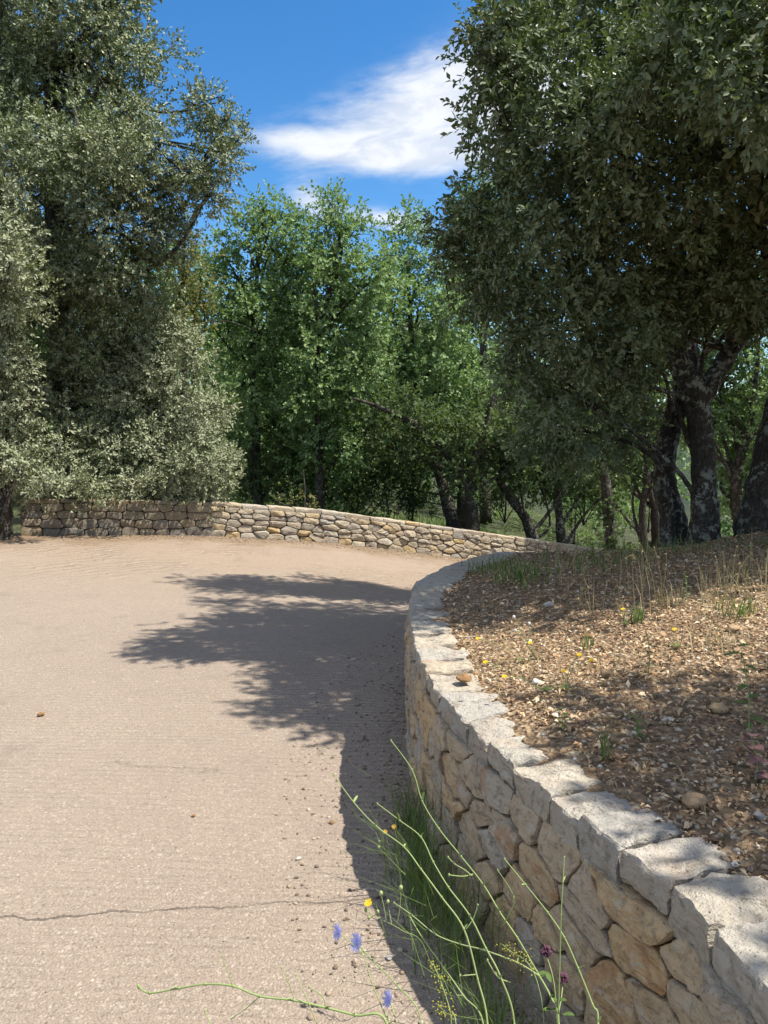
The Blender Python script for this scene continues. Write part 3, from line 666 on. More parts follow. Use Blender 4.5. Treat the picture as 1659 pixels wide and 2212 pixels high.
tree('holm_oak', 'large dark holm oak with forked lichen-covered trunk on the stony bank', 'tree', P(1500, 1165, 7.0),
     [tk((1520, 1190, 7, .17), (1522, 1120, 7, .128), (1520, 1020, 7, .108), (1512, 920, 7, .104), (1500, 855, 7, .125), (1470, 790, 6.95, .095), (1440, 725, 6.9, .080), (1428, 660, 6.8, .074), (1430, 560, 6.7, .066), (1390, 420, 6.5, .055), (1330, 280, 6.3, .04), (1290, 120, 6.2, .022)),
      tk((1505, 870, 7, .11), (1545, 810, 7.05, .088), (1588, 735, 7.1, .075), (1600, 650, 7.1, .066), (1616, 550, 7.0, .056), (1640, 400, 6.8, .045), (1610, 200, 6.6, .03)),
      tk((1575, 760, 7.1, .065), (1640, 690, 7.15, .06), (1720, 640, 7.2, .055), (1800, 480, 7.0, .045), (1800, 250, 6.8, .03)),
      tk((1462, 1190, 7.35, .16), (1452, 1110, 7.35, .12), (1436, 1040, 7.35, .106), (1440, 970, 7.35, .094), (1456, 900, 7.3, .10), (1480, 840, 7.2, .09), (1490, 760, 7.3, .08), (1450, 600, 7.6, .06), (1380, 450, 7.8, .045), (1330, 250, 8.0, .03))],
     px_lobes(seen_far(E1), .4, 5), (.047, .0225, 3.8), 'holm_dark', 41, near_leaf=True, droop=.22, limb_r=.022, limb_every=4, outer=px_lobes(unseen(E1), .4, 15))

LEAN = []; g = rs(66)
for gx in (2.35, 3.0, 3.7, 4.4, 5.1):
    for gy in (4.05, 4.75, 5.5): LEAN.append((np.array((gx + g.uniform(-.15, .15), gy + g.uniform(-.12, .12), 3.75 + .22 * (gx - 2.35) + g.uniform(-.3, .35))), g.uniform(.42, .55)))
# --- leaning trunk at the right edge, crown beyond the picture
tree('holm_oak', 'thick lichened oak trunk leaning out of the picture at the right edge', 'tree', P(1635, 1150, 6.9),
     [tk((1640, 1180, 6.9, .25), (1648, 1090, 6.9, .19), (1668, 1000, 6.9, .165), (1690, 900, 6.9, .165), (1740, 760, 6.8, .15), (1830, 560, 6.6, .12), (1950, 330, 6.3, .08), (2060, 80, 6.0, .04))],
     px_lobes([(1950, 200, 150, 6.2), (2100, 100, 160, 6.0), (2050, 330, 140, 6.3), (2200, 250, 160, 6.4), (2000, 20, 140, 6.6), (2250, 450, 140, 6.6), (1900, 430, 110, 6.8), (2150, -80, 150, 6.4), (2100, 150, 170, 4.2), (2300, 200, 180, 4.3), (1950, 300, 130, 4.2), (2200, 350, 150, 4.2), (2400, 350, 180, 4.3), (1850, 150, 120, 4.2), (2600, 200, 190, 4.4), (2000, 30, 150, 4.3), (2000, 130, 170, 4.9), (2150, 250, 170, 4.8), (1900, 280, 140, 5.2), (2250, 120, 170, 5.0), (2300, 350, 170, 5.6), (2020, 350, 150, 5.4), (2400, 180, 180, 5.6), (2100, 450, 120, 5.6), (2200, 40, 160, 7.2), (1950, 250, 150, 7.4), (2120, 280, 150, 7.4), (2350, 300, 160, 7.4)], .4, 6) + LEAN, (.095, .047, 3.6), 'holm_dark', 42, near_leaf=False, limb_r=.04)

# --- tree beside the viewer, outside the picture, whose shade falls on the near end of the bank
SH = [((3.05, .75, 4.0), .55), ((3.3, .1, 4.3), .6), ((3.6, 1.15, 4.4), .55), ((3.9, .3, 4.9), .7), ((4.4, .9, 4.6), .7), ((3.5, -.6, 4.7), .7), ((4.3, -.5, 5.2), .8), ((4.9, .2, 5.3), .8), ((3.0, 1.25, 3.5), .35), ((2.8, 1.6, 4.0), .42), ((3.3, 1.9, 4.3), .45), ((2.5, 2.0, 4.0), .36), ((2.9, 2.1, 4.1), .42), ((2.4, 1.6, 3.8), .30), ((2.25, 2.0, 3.7), .22), ((2.6, 1.25, 3.9), .34), ((3.8, 1.6, 4.4), .5), ((3.15, 1.2, 3.8), .45), ((4.2, 1.5, 4.2), .5), ((3.5, 1.2, 3.4), .4)]
tree('holm_oak', 'holm oak beside the near bank whose shade dapples the gravel', 'tree', (4.6, .3, .95), [[(np.array((4.6, .3, .7)), .2), (np.array((4.55, .3, 1.8)), .15), (np.array((4.4, .35, 3.2)), .12), (np.array((4.2, .3, 4.6)), .06)]],
     [(np.array(c) + np.array((.34, .06, 0)), r) for c, r in SH], (.08, .04, 4.4), 'holm', 43, limb_r=.04)

# --- left: tall holm oak behind the shaded wall
A1 = [(190, 50, 115, 12.6), (60, 60, 120, 12.6), (268, 112, 66, 12.4), (120, 190, 110, 12.6), (240, 240, 92, 12.2), (60, 310, 105, 12.2), (185, 350, 120, 11.6), (270, 330, 90, 11.6), (335, 315, 74, 12), (455, 228, 48, 12),
      (498, 295, 42, 12), (440, 330, 66, 12), (450, 420, 44, 12), (415, 390, 46, 12), (230, 470, 100, 11.8), (90, 500, 115, 12.2), (260, 590, 95, 12.2), (110, 660, 115, 12.4), (265, 700, 85, 12.4), (180, 580, 90, 12.2), (300, 500, 55, 12.2),
      (335, 430, 60, 12.0), (360, 530, 55, 12.6), (330, 620, 66, 12.6), (300, 780, 60, 12.8), (190, 770, 80, 12.6), (80, 800, 80, 12.6), (385, 470, 34, 12.2), (470, 350, 44, 11.8), (30, -110, 130, 12.8), (180, -120, 125, 12.8), (262, -40, 70, 12.8), (-110, 40, 130, 12.8), (-120, 250, 130, 12.8), (-100, 460, 120, 12.6), (100, -240, 120, 13), (-60, 640, 110, 12.6),
      (120, 320, 130, 14.2), (250, 150, 120, 14.2), (0, 150, 130, 14.4), (150, 560, 130, 14.2), (20, 480, 130, 14.2)]
tree('holm_oak', 'tall olive green holm oak towering over the left end of the wall', 'tree', P(140, 1130, 13.2),
     [tk((140, 1150, 13.2, .26), (145, 950, 13.2, .2), (130, 700, 13.1, .17), (125, 480, 13, .15), (120, 300, 13, .13), (112, 150, 13, .1), (115, 30, 13, .08), (122, -150, 13, .04)),
      tk((116, 150, 13, .075), (150, 105, 12.6, .065), (200, 65, 12.4, .04), (260, 20, 12.4, .02))],
     px_lobes(seen_far(A1), .5, 7), (.064, .031, 4.4), 'holm', 44, bark='bark_dark', limb_r=.045, droop=.1, outer=px_lobes(unseen(A1), .5, 17))
# --- pale rounded oak leaning over the wall
B1 = [(370, 800, 100, 12.9), (430, 880, 82, 12.8), (300, 880, 110, 12.8), (435, 985, 78, 12.7), (350, 1000, 85, 12.6), (250, 980, 80, 12.8), (330, 730, 60, 13), (210, 860, 90, 12.9), (300, 1040, 60, 12.7), (440, 1050, 60, 12.8), (370, 900, 110, 13.8), (480, 1020, 40, 12.8), (380, 1076, 30, 12.3), (310, 1074, 30, 12.2), (440, 1082, 24, 12.6)]
tree('holm_oak', 'pale silvery green bushy oak rounding over the shaded stone wall', 'tree', P(330, 1130, 13.4),
     [tk((330, 1140, 13.5, .14), (335, 1000, 13.5, .10), (340, 880, 13.4, .07), (360, 780, 13.2, .03))], px_lobes(B1, .4, 8), (.060, .028, 4.6), 'holm_pale', 45, bark='bark_dark', limb_r=.03, droop=.05)
C1 = [(100, 930, 75, 11.9), (60, 990, 60, 11.8), (140, 1020, 60, 11.8), (90, 1050, 40, 11.7), (170, 950, 50, 12.2), (100, 880, 45, 12), (30, 900, 60, 12.2), (60, 820, 80, 12.6), (170, 1060, 34, 11.8), (150, 780, 90, 12.8), (70, 1062, 30, 11.5), (200, 1062, 34, 11.8), (120, 1075, 26, 11.6), (110, 1045, 34, 11.0), (60, 1030, 40, 11.0), (290, 1050, 28, 11.6), (200, 1040, 30, 11.3), (250, 1066, 26, 12.0)]
tree('holm_oak_shoot', 'low leafy oak shoots spilling over the left end of the wall', 'shrub', P(120, 1120, 12.4),
     [tk((120, 1130, 12.6, .07), (110, 1000, 12.4, .05), (95, 900, 12.3, .03), (90, 820, 12.4, .02))], px_lobes(C1, .3, 9), (.060, .028, 4.2), 'holm_pale', 46, bark='bark_dark', limb_r=.02, droop=.05)
C2 = [(10, 430, 55, 10.6), (25, 540, 70, 10.4), (35, 620, 75, 10.4), (-10, 700, 70, 10.5), (-60, 500, 110, 10.8), (-80, 650, 110, 10.8), (-70, 350, 90, 11), (0, 760, 40, 10.6), (-40, 850, 70, 11), (-140, 560, 120, 11), (15, 860, 60, 10.8), (30, 950, 48, 10.8), (5, 1000, 40, 10.8), (40, 1010, 30, 10.8), (20, 790, 60, 10.7)]
tree('holm_oak', 'grey green oak reaching in at the left edge above a dark trunk', 'tree', P(-8, 1158, 11.0),
     [tk((-8, 1175, 11, .22), (-6, 1080, 11, .19), (-20, 950, 11, .16), (-40, 750, 11, .13), (-60, 560, 11, .09), (-70, 380, 11, .04))], px_lobes(C2, .4, 10), (.06, .027, 4.4), 'holm_pale', 47, bark='bark_dark', limb_r=.04, droop=.12)

# --- young downy oaks beyond the wall
DG = 'deciduous oaks beyond the wall'
def oak(label, bx, trunk, spec, seed, mat='oak', bark='bark_dark', leaf=(.092, .062, 4.0), **kw):
    spec = [(a, b_, r, d + .35 * float(smooth(640, 860, b_))) for a, b_, r, d in spec]
    return tree('downy_oak', label, 'tree', P(*bx), [tk(*t) for t in trunk], px_lobes(spec, .8, seed), leaf, mat, seed, bark=bark, group=DG, limb_r=.04, sub=20, tw=3.0, droop=.02, **kw)
oak('green young oak with twin tops just past the tall holm oak', (560, 1130, 18.5), [((560, 1150, 18.5, .14), (552, 950, 18.5, .10), (545, 800, 18.5, .085), (555, 600, 18.4, .05), (570, 450, 18.3, .02))],
    [(575, 448, 34, 18.5), (545, 470, 34, 18.6), (610, 460, 28, 18.7), (530, 520, 50, 18.4), (600, 520, 52, 18.3), (555, 600, 76, 18.2), (490, 640, 60, 18.5), (625, 610, 56, 18.3), (470, 720, 72, 18.4), (570, 700, 82, 18), (530, 800, 82, 18), (610, 790, 70, 18), (450, 580, 40, 18.8), (480, 540, 34, 18.8), (560, 900, 70, 18), (645, 545, 46, 18.6), (650, 620, 56, 18.4), (640, 700, 60, 18.4)], 51)
oak('tallest pointed green oak on a slim dark stem in the middle', (692, 1130, 17.6), [((690, 1150, 17.6, .10), (688, 950, 17.6, .08), (686, 800, 17.6, .065), (700, 660, 17.5, .06), (735, 570, 17.5, .035), (722, 440, 17.6, .015))],
    [(708, 428, 26, 17.8), (735, 452, 30, 17.8), (690, 470, 32, 17.7), (720, 500, 46, 17.6), (765, 500, 30, 17.8), (785, 470, 22, 18), (675, 550, 50, 17.5), (740, 570, 58, 17.4), (690, 640, 70, 17.3), (780, 610, 58, 17.5), (650, 700, 56, 17.4), (740, 700, 76, 17.2), (800, 690, 60, 17.4), (680, 790, 72, 17.2), (770, 790, 76, 17.2), (640, 860, 60, 17.3), (720, 880, 64, 17.1), (660, 950, 60, 17.3), (740, 970, 60, 17.4), (700, 1030, 50, 17.6), (825, 600, 44, 18), (830, 560, 30, 18), (640, 500, 30, 18.2)], 52)
oak('dark green oak with a ragged top beside the big holm oak', (905, 1135, 19.5), [((985, 1160, 18.2, .19), (968, 1090, 18.3, .15), (945, 1010, 18.6, .13), (905, 930, 19, .11), (890, 760, 19.3, .08), (880, 560, 19.4, .03))],
    [(885, 470, 26, 19.6), (860, 500, 28, 19.6), (905, 500, 30, 19.6), (845, 545, 22, 19.6), (900, 560, 44, 19.4), (940, 600, 56, 19.3), (870, 620, 50, 19.3), (840, 660, 52, 19.2), (910, 690, 72, 19), (980, 680, 70, 19.2), (850, 750, 66, 19), (930, 790, 78, 19), (1010, 780, 76, 19), (870, 850, 66, 19), (970, 880, 74, 18.8), (1050, 870, 70, 18.8)], 53)
oak('light yellow-green oak top catching sun behind the holm oak', (1050, 1120, 24), [((1050, 1130, 24, .2), (1045, 900, 24, .15), (1045, 600, 24, .08), (1040, 400, 24, .03))],
    [(1040, 395, 32, 24), (1025, 430, 36, 24), (1060, 430, 40, 24), (1030, 480, 44, 24), (1075, 500, 56, 24), (1040, 560, 60, 24), (1100, 600, 70, 24), (1000, 620, 50, 24.5)], 54, 'oak_light', leaf=(.12, .08, 3.0))
oak('slender yellowing oak squeezed behind the tall holm oak', (405, 1100, 15.5), [((405, 1130, 15.5, .09), (400, 900, 15.5, .07), (395, 650, 15.5, .05), (400, 500, 15.5, .02))],
    [(395, 490, 34, 15.5), (420, 545, 38, 15.4), (385, 560, 42, 15.3), (430, 610, 38, 15.4), (390, 640, 46, 15.3), (420, 690, 48, 15.3), (375, 720, 46, 15.3)], 55, 'oak_yellow', leaf=(.07, .045, 2.8))
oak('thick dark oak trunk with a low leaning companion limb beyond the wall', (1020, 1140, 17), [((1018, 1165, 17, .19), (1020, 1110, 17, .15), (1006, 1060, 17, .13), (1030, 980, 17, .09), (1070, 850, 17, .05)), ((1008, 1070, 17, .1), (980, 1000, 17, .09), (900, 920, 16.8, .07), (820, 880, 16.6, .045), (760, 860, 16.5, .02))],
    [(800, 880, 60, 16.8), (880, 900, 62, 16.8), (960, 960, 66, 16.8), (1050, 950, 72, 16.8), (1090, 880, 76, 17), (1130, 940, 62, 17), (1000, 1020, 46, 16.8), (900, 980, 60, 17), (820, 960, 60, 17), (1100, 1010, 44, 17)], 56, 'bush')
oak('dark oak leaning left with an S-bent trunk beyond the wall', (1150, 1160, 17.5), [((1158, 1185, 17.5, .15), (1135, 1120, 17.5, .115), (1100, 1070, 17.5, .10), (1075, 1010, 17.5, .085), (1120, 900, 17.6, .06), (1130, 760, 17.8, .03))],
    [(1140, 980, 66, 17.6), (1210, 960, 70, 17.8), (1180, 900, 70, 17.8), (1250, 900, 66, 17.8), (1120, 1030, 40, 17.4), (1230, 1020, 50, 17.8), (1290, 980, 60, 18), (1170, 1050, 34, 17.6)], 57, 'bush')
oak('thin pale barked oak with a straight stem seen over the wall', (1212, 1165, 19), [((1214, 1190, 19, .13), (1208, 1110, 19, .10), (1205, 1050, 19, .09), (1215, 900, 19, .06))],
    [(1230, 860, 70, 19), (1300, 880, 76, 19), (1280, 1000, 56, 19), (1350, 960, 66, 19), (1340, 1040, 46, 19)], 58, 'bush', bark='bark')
oak('sunny oak filling the gap to the right of the forked trunk', (1600, 1120, 14.5), [((1600, 1150, 14.5, .12), (1590, 1040, 14.5, .10), (1620, 900, 14.5, .06), (1640, 760, 14.5, .03))],
    [(1600, 780, 70, 14.5), (1660, 850, 80, 14.5), (1580, 880, 50, 14.8), (1620, 960, 56, 14.6), (1570, 1000, 40, 14.8), (1560, 720, 70, 14.8), (1680, 1000, 70, 14.5), (1480, 700, 60, 15), (1420, 800, 60, 15), (1400, 900, 50, 15), (1570, 1080, 34, 14.5), (1740, 820, 100, 14.5), (1640, 640, 80, 15), (1500, 800, 70, 15), (1540, 900, 60, 15), (1640, 740, 80, 14.6), (1650, 920, 60, 14.4), (1560, 640, 80, 15), (1470, 900, 50, 15.4), (1600, 1040, 44, 14.8), (1660, 1080, 44, 14.6)], 59, 'oak', leaf=(.085, .055, 4.0))
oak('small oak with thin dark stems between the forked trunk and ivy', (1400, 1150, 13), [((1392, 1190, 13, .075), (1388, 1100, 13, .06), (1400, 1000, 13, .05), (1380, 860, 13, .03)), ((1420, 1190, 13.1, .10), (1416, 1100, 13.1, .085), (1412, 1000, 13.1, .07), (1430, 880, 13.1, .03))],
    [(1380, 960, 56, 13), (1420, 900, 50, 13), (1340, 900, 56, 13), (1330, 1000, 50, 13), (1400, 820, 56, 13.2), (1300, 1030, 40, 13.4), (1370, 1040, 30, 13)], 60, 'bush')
oak('broad oak hidden behind the silvery oak, seen in its gaps', (430, 1120, 21), [((430, 1140, 21, .2), (425, 900, 21, .15), (420, 600, 21, .08))],
    [(300, 620, 90, 21), (400, 600, 80, 21), (340, 760, 110, 21), (460, 780, 100, 21), (250, 860, 110, 21), (420, 900, 110, 21), (520, 900, 90, 20.5), (200, 700, 110, 21.5), (100, 820, 120, 21.5), (340, 1000, 110, 21), (500, 1020, 80, 20.5), (120, 600, 110, 21.5)], 64, leaf=(.13, .085, 3.2))
oak('broad oak far back closing the gap under the dark holm oak', (1000, 1120, 26), [((1000, 1140, 26, .22), (1000, 900, 26, .15), (1000, 700, 26, .08))],
    [(700, 640, 80, 25), (800, 640, 80, 25), (760, 780, 110, 25), (880, 800, 110, 26), (1000, 740, 100, 26), (1100, 760, 100, 26), (1200, 800, 100, 26), (1000, 880, 110, 26), (1120, 900, 100, 26), (640, 880, 100, 25), (780, 940, 100, 25), (900, 980, 90, 25), (1250, 920, 90, 26), (1040, 1000, 70, 26), (640, 1020, 80, 24), (760, 1060, 60, 24), (1330, 860, 80, 26), (1180, 1010, 56, 26)], 65, leaf=(.15, .10, 3.0))
# --- ivy-clad stump
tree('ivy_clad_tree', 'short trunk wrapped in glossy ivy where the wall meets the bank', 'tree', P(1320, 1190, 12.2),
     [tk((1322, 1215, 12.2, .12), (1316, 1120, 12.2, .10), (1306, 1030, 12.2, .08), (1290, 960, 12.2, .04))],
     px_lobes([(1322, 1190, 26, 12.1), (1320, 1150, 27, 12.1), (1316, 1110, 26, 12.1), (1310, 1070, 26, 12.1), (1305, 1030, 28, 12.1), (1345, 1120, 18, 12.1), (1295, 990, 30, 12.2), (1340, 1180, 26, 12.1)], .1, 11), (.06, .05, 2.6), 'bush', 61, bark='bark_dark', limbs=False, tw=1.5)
# --- bushes of the undergrowth
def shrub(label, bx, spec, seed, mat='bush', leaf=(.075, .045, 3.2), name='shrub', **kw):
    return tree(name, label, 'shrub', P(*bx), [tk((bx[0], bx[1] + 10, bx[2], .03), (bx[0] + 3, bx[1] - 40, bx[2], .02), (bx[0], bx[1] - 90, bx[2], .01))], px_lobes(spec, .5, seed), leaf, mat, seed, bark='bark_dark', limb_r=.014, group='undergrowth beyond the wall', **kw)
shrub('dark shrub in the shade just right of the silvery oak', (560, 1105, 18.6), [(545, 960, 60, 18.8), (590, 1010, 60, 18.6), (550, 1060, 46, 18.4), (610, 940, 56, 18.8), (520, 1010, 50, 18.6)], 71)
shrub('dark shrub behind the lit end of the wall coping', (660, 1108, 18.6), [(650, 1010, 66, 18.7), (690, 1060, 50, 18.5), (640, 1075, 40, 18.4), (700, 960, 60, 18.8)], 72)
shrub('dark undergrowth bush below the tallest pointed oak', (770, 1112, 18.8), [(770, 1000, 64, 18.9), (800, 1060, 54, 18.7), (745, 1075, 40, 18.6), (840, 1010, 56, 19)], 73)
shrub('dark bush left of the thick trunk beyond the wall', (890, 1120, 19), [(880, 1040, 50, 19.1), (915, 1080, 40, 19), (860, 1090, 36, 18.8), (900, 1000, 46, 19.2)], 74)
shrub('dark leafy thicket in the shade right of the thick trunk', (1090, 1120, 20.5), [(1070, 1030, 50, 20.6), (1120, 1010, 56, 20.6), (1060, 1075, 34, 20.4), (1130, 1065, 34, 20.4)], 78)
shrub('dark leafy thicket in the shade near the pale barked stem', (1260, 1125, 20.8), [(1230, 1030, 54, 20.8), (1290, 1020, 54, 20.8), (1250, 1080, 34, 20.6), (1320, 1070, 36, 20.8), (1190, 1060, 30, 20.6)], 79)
shrub('small yellow-green sprig growing up behind the wall coping', (655, 1105, 14.0), [(640, 1088, 18, 13.9), (665, 1078, 16, 13.9), (620, 1090, 12, 13.9), (675, 1092, 13, 13.9), (600, 1084, 9, 13.9)], 75, 'oak_yellow', (.05, .028, 1.5))
shrub('pale green scrub in the sunny meadow behind the leaning trunk', (1240, 1165, 22), [(1245, 1130, 34, 23), (1200, 1135, 28, 23), (1290, 1145, 30, 23), (1260, 1165, 26, 22.5), (1150, 1125, 26, 24), (1100, 1120, 24, 24), (1060, 1118, 22, 24), (1180, 1155, 22, 22)], 76, 'meadow', (.07, .03, 2.6))
shrub('pale green scrub beside the forked trunk, sunlit from behind', (1400, 1140, 21), [(1400, 1100, 34, 22), (1440, 1110, 30, 22), (1360, 1125, 28, 22), (1580, 1090, 30, 22), (1340, 1100, 26, 23)], 77, 'meadow', (.07, .03, 2.6))

# --- the far wood and the meadow grass: nobody could count them
g = rs(81); wl = []
for i in range(60):
    y = g.uniform(27, 44); x = g.uniform(-.62, .75) * y
    if 0 < x < 18: y += 10
    z0 = float(ground_z(np.array([x]), np.array([y]))[0])
    for k in range(4): wl.append((np.array((x + g.normal() * 1.2, y + g.normal() * .8, z0 + g.uniform(1.8, 7.2))), g.uniform(1.0, 1.8)))
tag(ob('far_woodland', crown_mesh(wl, (0, 0, 0), .26, .17, 2.0, 82, M['oak'], sub=14, tw=2.4)), 'mass of green woodland closing the view behind the oaks', 'woodland', kind='stuff')
def blades(n, pts, h, w, lean, seed, curl=.35):
    g = rs(seed); hh = h * g.uniform(.5, 1.2, n)[:, None]; an = g.uniform(0, 2 * math.pi, n); d = np.stack([np.cos(an), np.sin(an), 0 * an], 1)
    le = (lean * g.uniform(.2, 1.3, n))[:, None]; s = np.stack([-np.sin(an), np.cos(an), 0 * an], 1) * w * .5 * g.uniform(.6, 1.3, n)[:, None]
    up = np.array((0, 0, 1.0)); p = np.asarray(pts)
    m1 = p + up * hh * .55 + d * hh * le * .3; t = p + up * hh * (1 - curl * le * .6) + d * hh * le
    v = np.stack([p - s, p + s, m1 + s * .75, m1 - s * .75, t], 1).reshape(-1, 3); b = np.arange(n)[:, None] * 5
    f = (b + np.array([0, 1, 2, 3])).tolist() + (b + np.array([3, 2, 4])).tolist(); r = g.rand(n)
    return v, f, np.concatenate([r, r])
g = rs(83); n = 18000; y = 15 + 16 * g.rand(n) ** .8; x = g.uniform(-.25, .62, n) * y
d_, _s = far.dist(x, y); k = d_ > .5; x, y = x[k], y[k]
v, f, r = blades(len(x), np.column_stack([x, y, ground_z(x, y)]), .32, .03, .5, 84)
tag(ob('meadow_grass', mesh_np('meadow_grass', v, f, False, M['meadow'], {'rnd': r})), 'pale green sunlit grass growing in the meadow behind the wall', 'grass', kind='stuff')

# ------------------------------------------------------------------ litter, pebbles, grit
ICO_V = []; ph = (1 + 5 ** .5) / 2
for a, b in ((1, ph), (-1, ph), (1, -ph), (-1, -ph)): ICO_V += [(0, a, b), (a, b, 0), (b, 0, a)]
ICO_V = np.array(ICO_V) / math.hypot(1, ph)
def hull_faces(v):
    f = []; n = len(v); el_ = 2 / math.hypot(1, ph)
    for i in range(n):
        for j in range(i + 1, n):
            for k in range(j + 1, n):
                if all(abs(np.linalg.norm(v[a] - v[b]) - el_) < 1e-3 for a, b in ((i, j), (j, k), (i, k))):
                    nn = np.cross(v[j] - v[i], v[k] - v[i]); f.append((i, j, k) if nn @ (v[i] + v[j] + v[k]) > 0 else (i, k, j))
    return np.array(f)
ICO_F = hull_faces(ICO_V)
def pebbles(pts, size, seed, flat=.6):
    g = rs(seed); n = len(pts); sc = size[:, None] * np.stack([g.uniform(.7, 1.35, n), g.uniform(.6, 1.1, n), g.uniform(.4, .85, n) * flat / .6], 1)
    v = ICO_V[None] * (1 + g.normal(size=(n, 12, 1)) * .13) * sc[:, None, :]
    a = g.uniform(0, 6.28, n); c, s = np.cos(a), np.sin(a)
    x = v[..., 0] * c[:, None] - v[..., 1] * s[:, None]; y = v[..., 0] * s[:, None] + v[..., 1] * c[:, None]
    v = np.stack([x, y, v[..., 2]], -1) + np.asarray(pts)[:, None, :]
    return v.reshape(-1, 3), (np.arange(n)[:, None, None] * 12 + ICO_F[None]).reshape(-1, 3), np.repeat(g.rand(n), 20)
def bank_points(n, seed, ymax=9.0, power=1.7):
    g = rs(seed); y = .3 + (ymax - .3) * g.rand(n) ** power; x = g.uniform(-.1, .62, n) * (y + .6) + .15
    z, d = bank_z(x, y); k = d > .17
    return np.column_stack([x, y, z])[k]
pts = bank_points(17000, 91); g = rs(92)
v, f, r = pebbles(pts, .003 + .0075 * g.rand(len(pts)) ** 3.0 + .0012 * pts[:, 1] * g.rand(len(pts)), 93)
tag(ob('bank_gravel', mesh_np('bank_gravel', v, f, True, M['pebble'], {'rnd': r})), 'brown and tan pebbles strewn over the bank', 'gravel', kind='stuff')
pts = bank_points(60000, 94, 10); g = rs(95); n = len(pts); pts[:, 2] += .004 + .008 * g.rand(n)
an = g.uniform(0, 6.28, n); tl = g.normal(size=n) * .35; ax = np.stack([np.cos(an), np.sin(an), tl], 1); si = np.stack([-np.sin(an), np.cos(an), g.normal(size=n) * .35], 1)
ll = (.003 + .0085 * g.rand(n) ** 2.2 + .0011 * pts[:, 1])[:, None]; ww = ll * g.choice([.12, .35, .5, .6], n)[:, None]
v = np.stack([pts - ax * ll, pts + si * ww + np.array((0, 0, .004)), pts + ax * ll, pts - si * ww + np.array((0, 0, .004))], 1).reshape(-1, 3)
tag(ob('leaf_litter', mesh_np('leaf_litter', v, np.arange(n)[:, None] * 4 + np.array([0, 3, 2, 1]), False, M['litter'], {'rnd': g.rand(n)})), 'dry brown leaf litter and bits of straw over the bank', 'leaf litter', kind='stuff')
# grit on the road, thick along the wall foot
g = rs(96); n = 3600; s = g.uniform(sA + 1, sC, n); xy, nn = near.at(s); off = .03 + .55 * g.rand(n) ** 2.4 + .05 * g.rand(n)
xy = xy + nn * off[:, None]; p1 = np.column_stack([xy, road_z(xy[:, 0], xy[:, 1]) + .002])
n2 = 900; y = .8 + 10 * g.rand(n2) ** 1.4; x = g.uniform(-.55, .1, n2) * y; k = near.dist(x, y)[0] < -.1; p2 = np.column_stack([x, y, road_z(x, y) + .001])[k]
s = g.uniform(.3, far.len - 2, 1500); xy, nn = far.at(s); xy = xy + nn * (.05 + .45 * g.rand(1500) ** 2)[:, None]; p3 = np.column_stack([xy, road_z(xy[:, 0], xy[:, 1]) + .003])
sz = np.concatenate([.0025 + .0075 * g.rand(len(p1)) ** 2.2, .0015 + .003 * g.rand(len(p2)) ** 2, .006 + .014 * g.rand(len(p3)) ** 2])
v, f, r = pebbles(np.vstack([p1, p2, p3]), sz, 97)
tag(ob('road_grit', mesh_np('road_grit', v, f, True, M['grit'], {'rnd': r})), 'loose grit lying along the wall feet and over the road', 'grit', kind='stuff')

# ------------------------------------------------------------------ single stones one can point to
def rock(label, pos, size, mat, seed, group=None, name='loose_stone', squash=.6, sink=.35):
    g = rs(seed); import bmesh
    bm = bmesh.new(); bmesh.ops.create_icosphere(bm, subdivisions=3, radius=1)
    sd = Vector(g.uniform(-40, 40, 3)); sc = (size * g.uniform(.9, 1.2), size * g.uniform(.7, .95), size * squash)
    pl = [(Vector(g.normal(size=3)).normalized(), g.uniform(.55, .9)) for _ in range(7)]
    for vv in bm.verts:
        c = vv.co.copy()
        for nrm, dd in pl:
            e = c.dot(nrm) - dd
            if e > 0: c -= nrm * e
        c *= 1 + .14 * mnoise.noise(c * 2.2 + sd) + .05 * mnoise.noise(c * 7 + sd)
        vv.co = Vector((c.x * sc[0], c.y * sc[1], c.z * sc[2]))
    me = bpy.data.meshes.new(name); bm.to_mesh(me); bm.free(); me.materials.append(M[mat])
    for q in me.polygons: q.use_smooth = True
    o = ob(name, me, None, (pos[0], pos[1], pos[2] + size * squash * (1 - sink))); o.rotation_euler = (0, 0, g.uniform(0, 6))
    return tag(o, label, 'stone', group)
BS = 'loose stones on the bank'
for i, (px, py, sz, mt, lab) in enumerate([
    (1269, 1378, .026, 'rock_brown', 'rounded brown stone in the middle of the sunlit bank'),
    (1311, 1462, .026, 'rock_tan', 'pale orange stone on the sunlit bank near the yellow flowers'),
    (1186, 1309, .024, 'rock_white', 'white stone lying in the shade at the back of the bank'),
    (1552, 1538, .028, 'rock_tan', 'tan stone on the shade edge near the jagged leafy weed'),
    (1498, 1740, .032, 'rock_tan', 'flat tan stone half buried in the shaded gravel'),
    (1199, 1548, .013, 'rock_white', 'small white pebble behind the shaded coping slab'),
    (1582, 1364, .030, 'rock_tan', 'pale tan stone among dry grass at the bank edge'),
    (1586, 1871, .011, 'rock_white', 'round white pebble close behind the nearest coping stones'),
    (1567, 1919, .017, 'rock_tan', 'tan angular stone touching the nearest coping stone'),
    (1640, 1936, .014, 'rock_grey', 'long grey pebble beside the last coping stone'),
    (1410, 1789, .012, 'rock_white', 'whitish pebble just behind the coping notch'),
    (1160, 1478, .022, 'rock_white', 'chalky stone beside the low yellow flower plant'),
    (1640, 1770, .018, 'rock_grey', 'grey pebble in the deep shade near the picture edge'),
    (1330, 1640, .016, 'rock_brown', 'brown stone in the middle of the shaded gravel'),
    (1440, 1560, .018, 'rock_white', 'dull white stone where sun and shade meet'),
    (1090, 1290, .02, 'rock_tan', 'tan stone near the green grass clump on the bank')]):
    rock(lab, bank_at(px, py), sz, mt, 200 + i, BS)
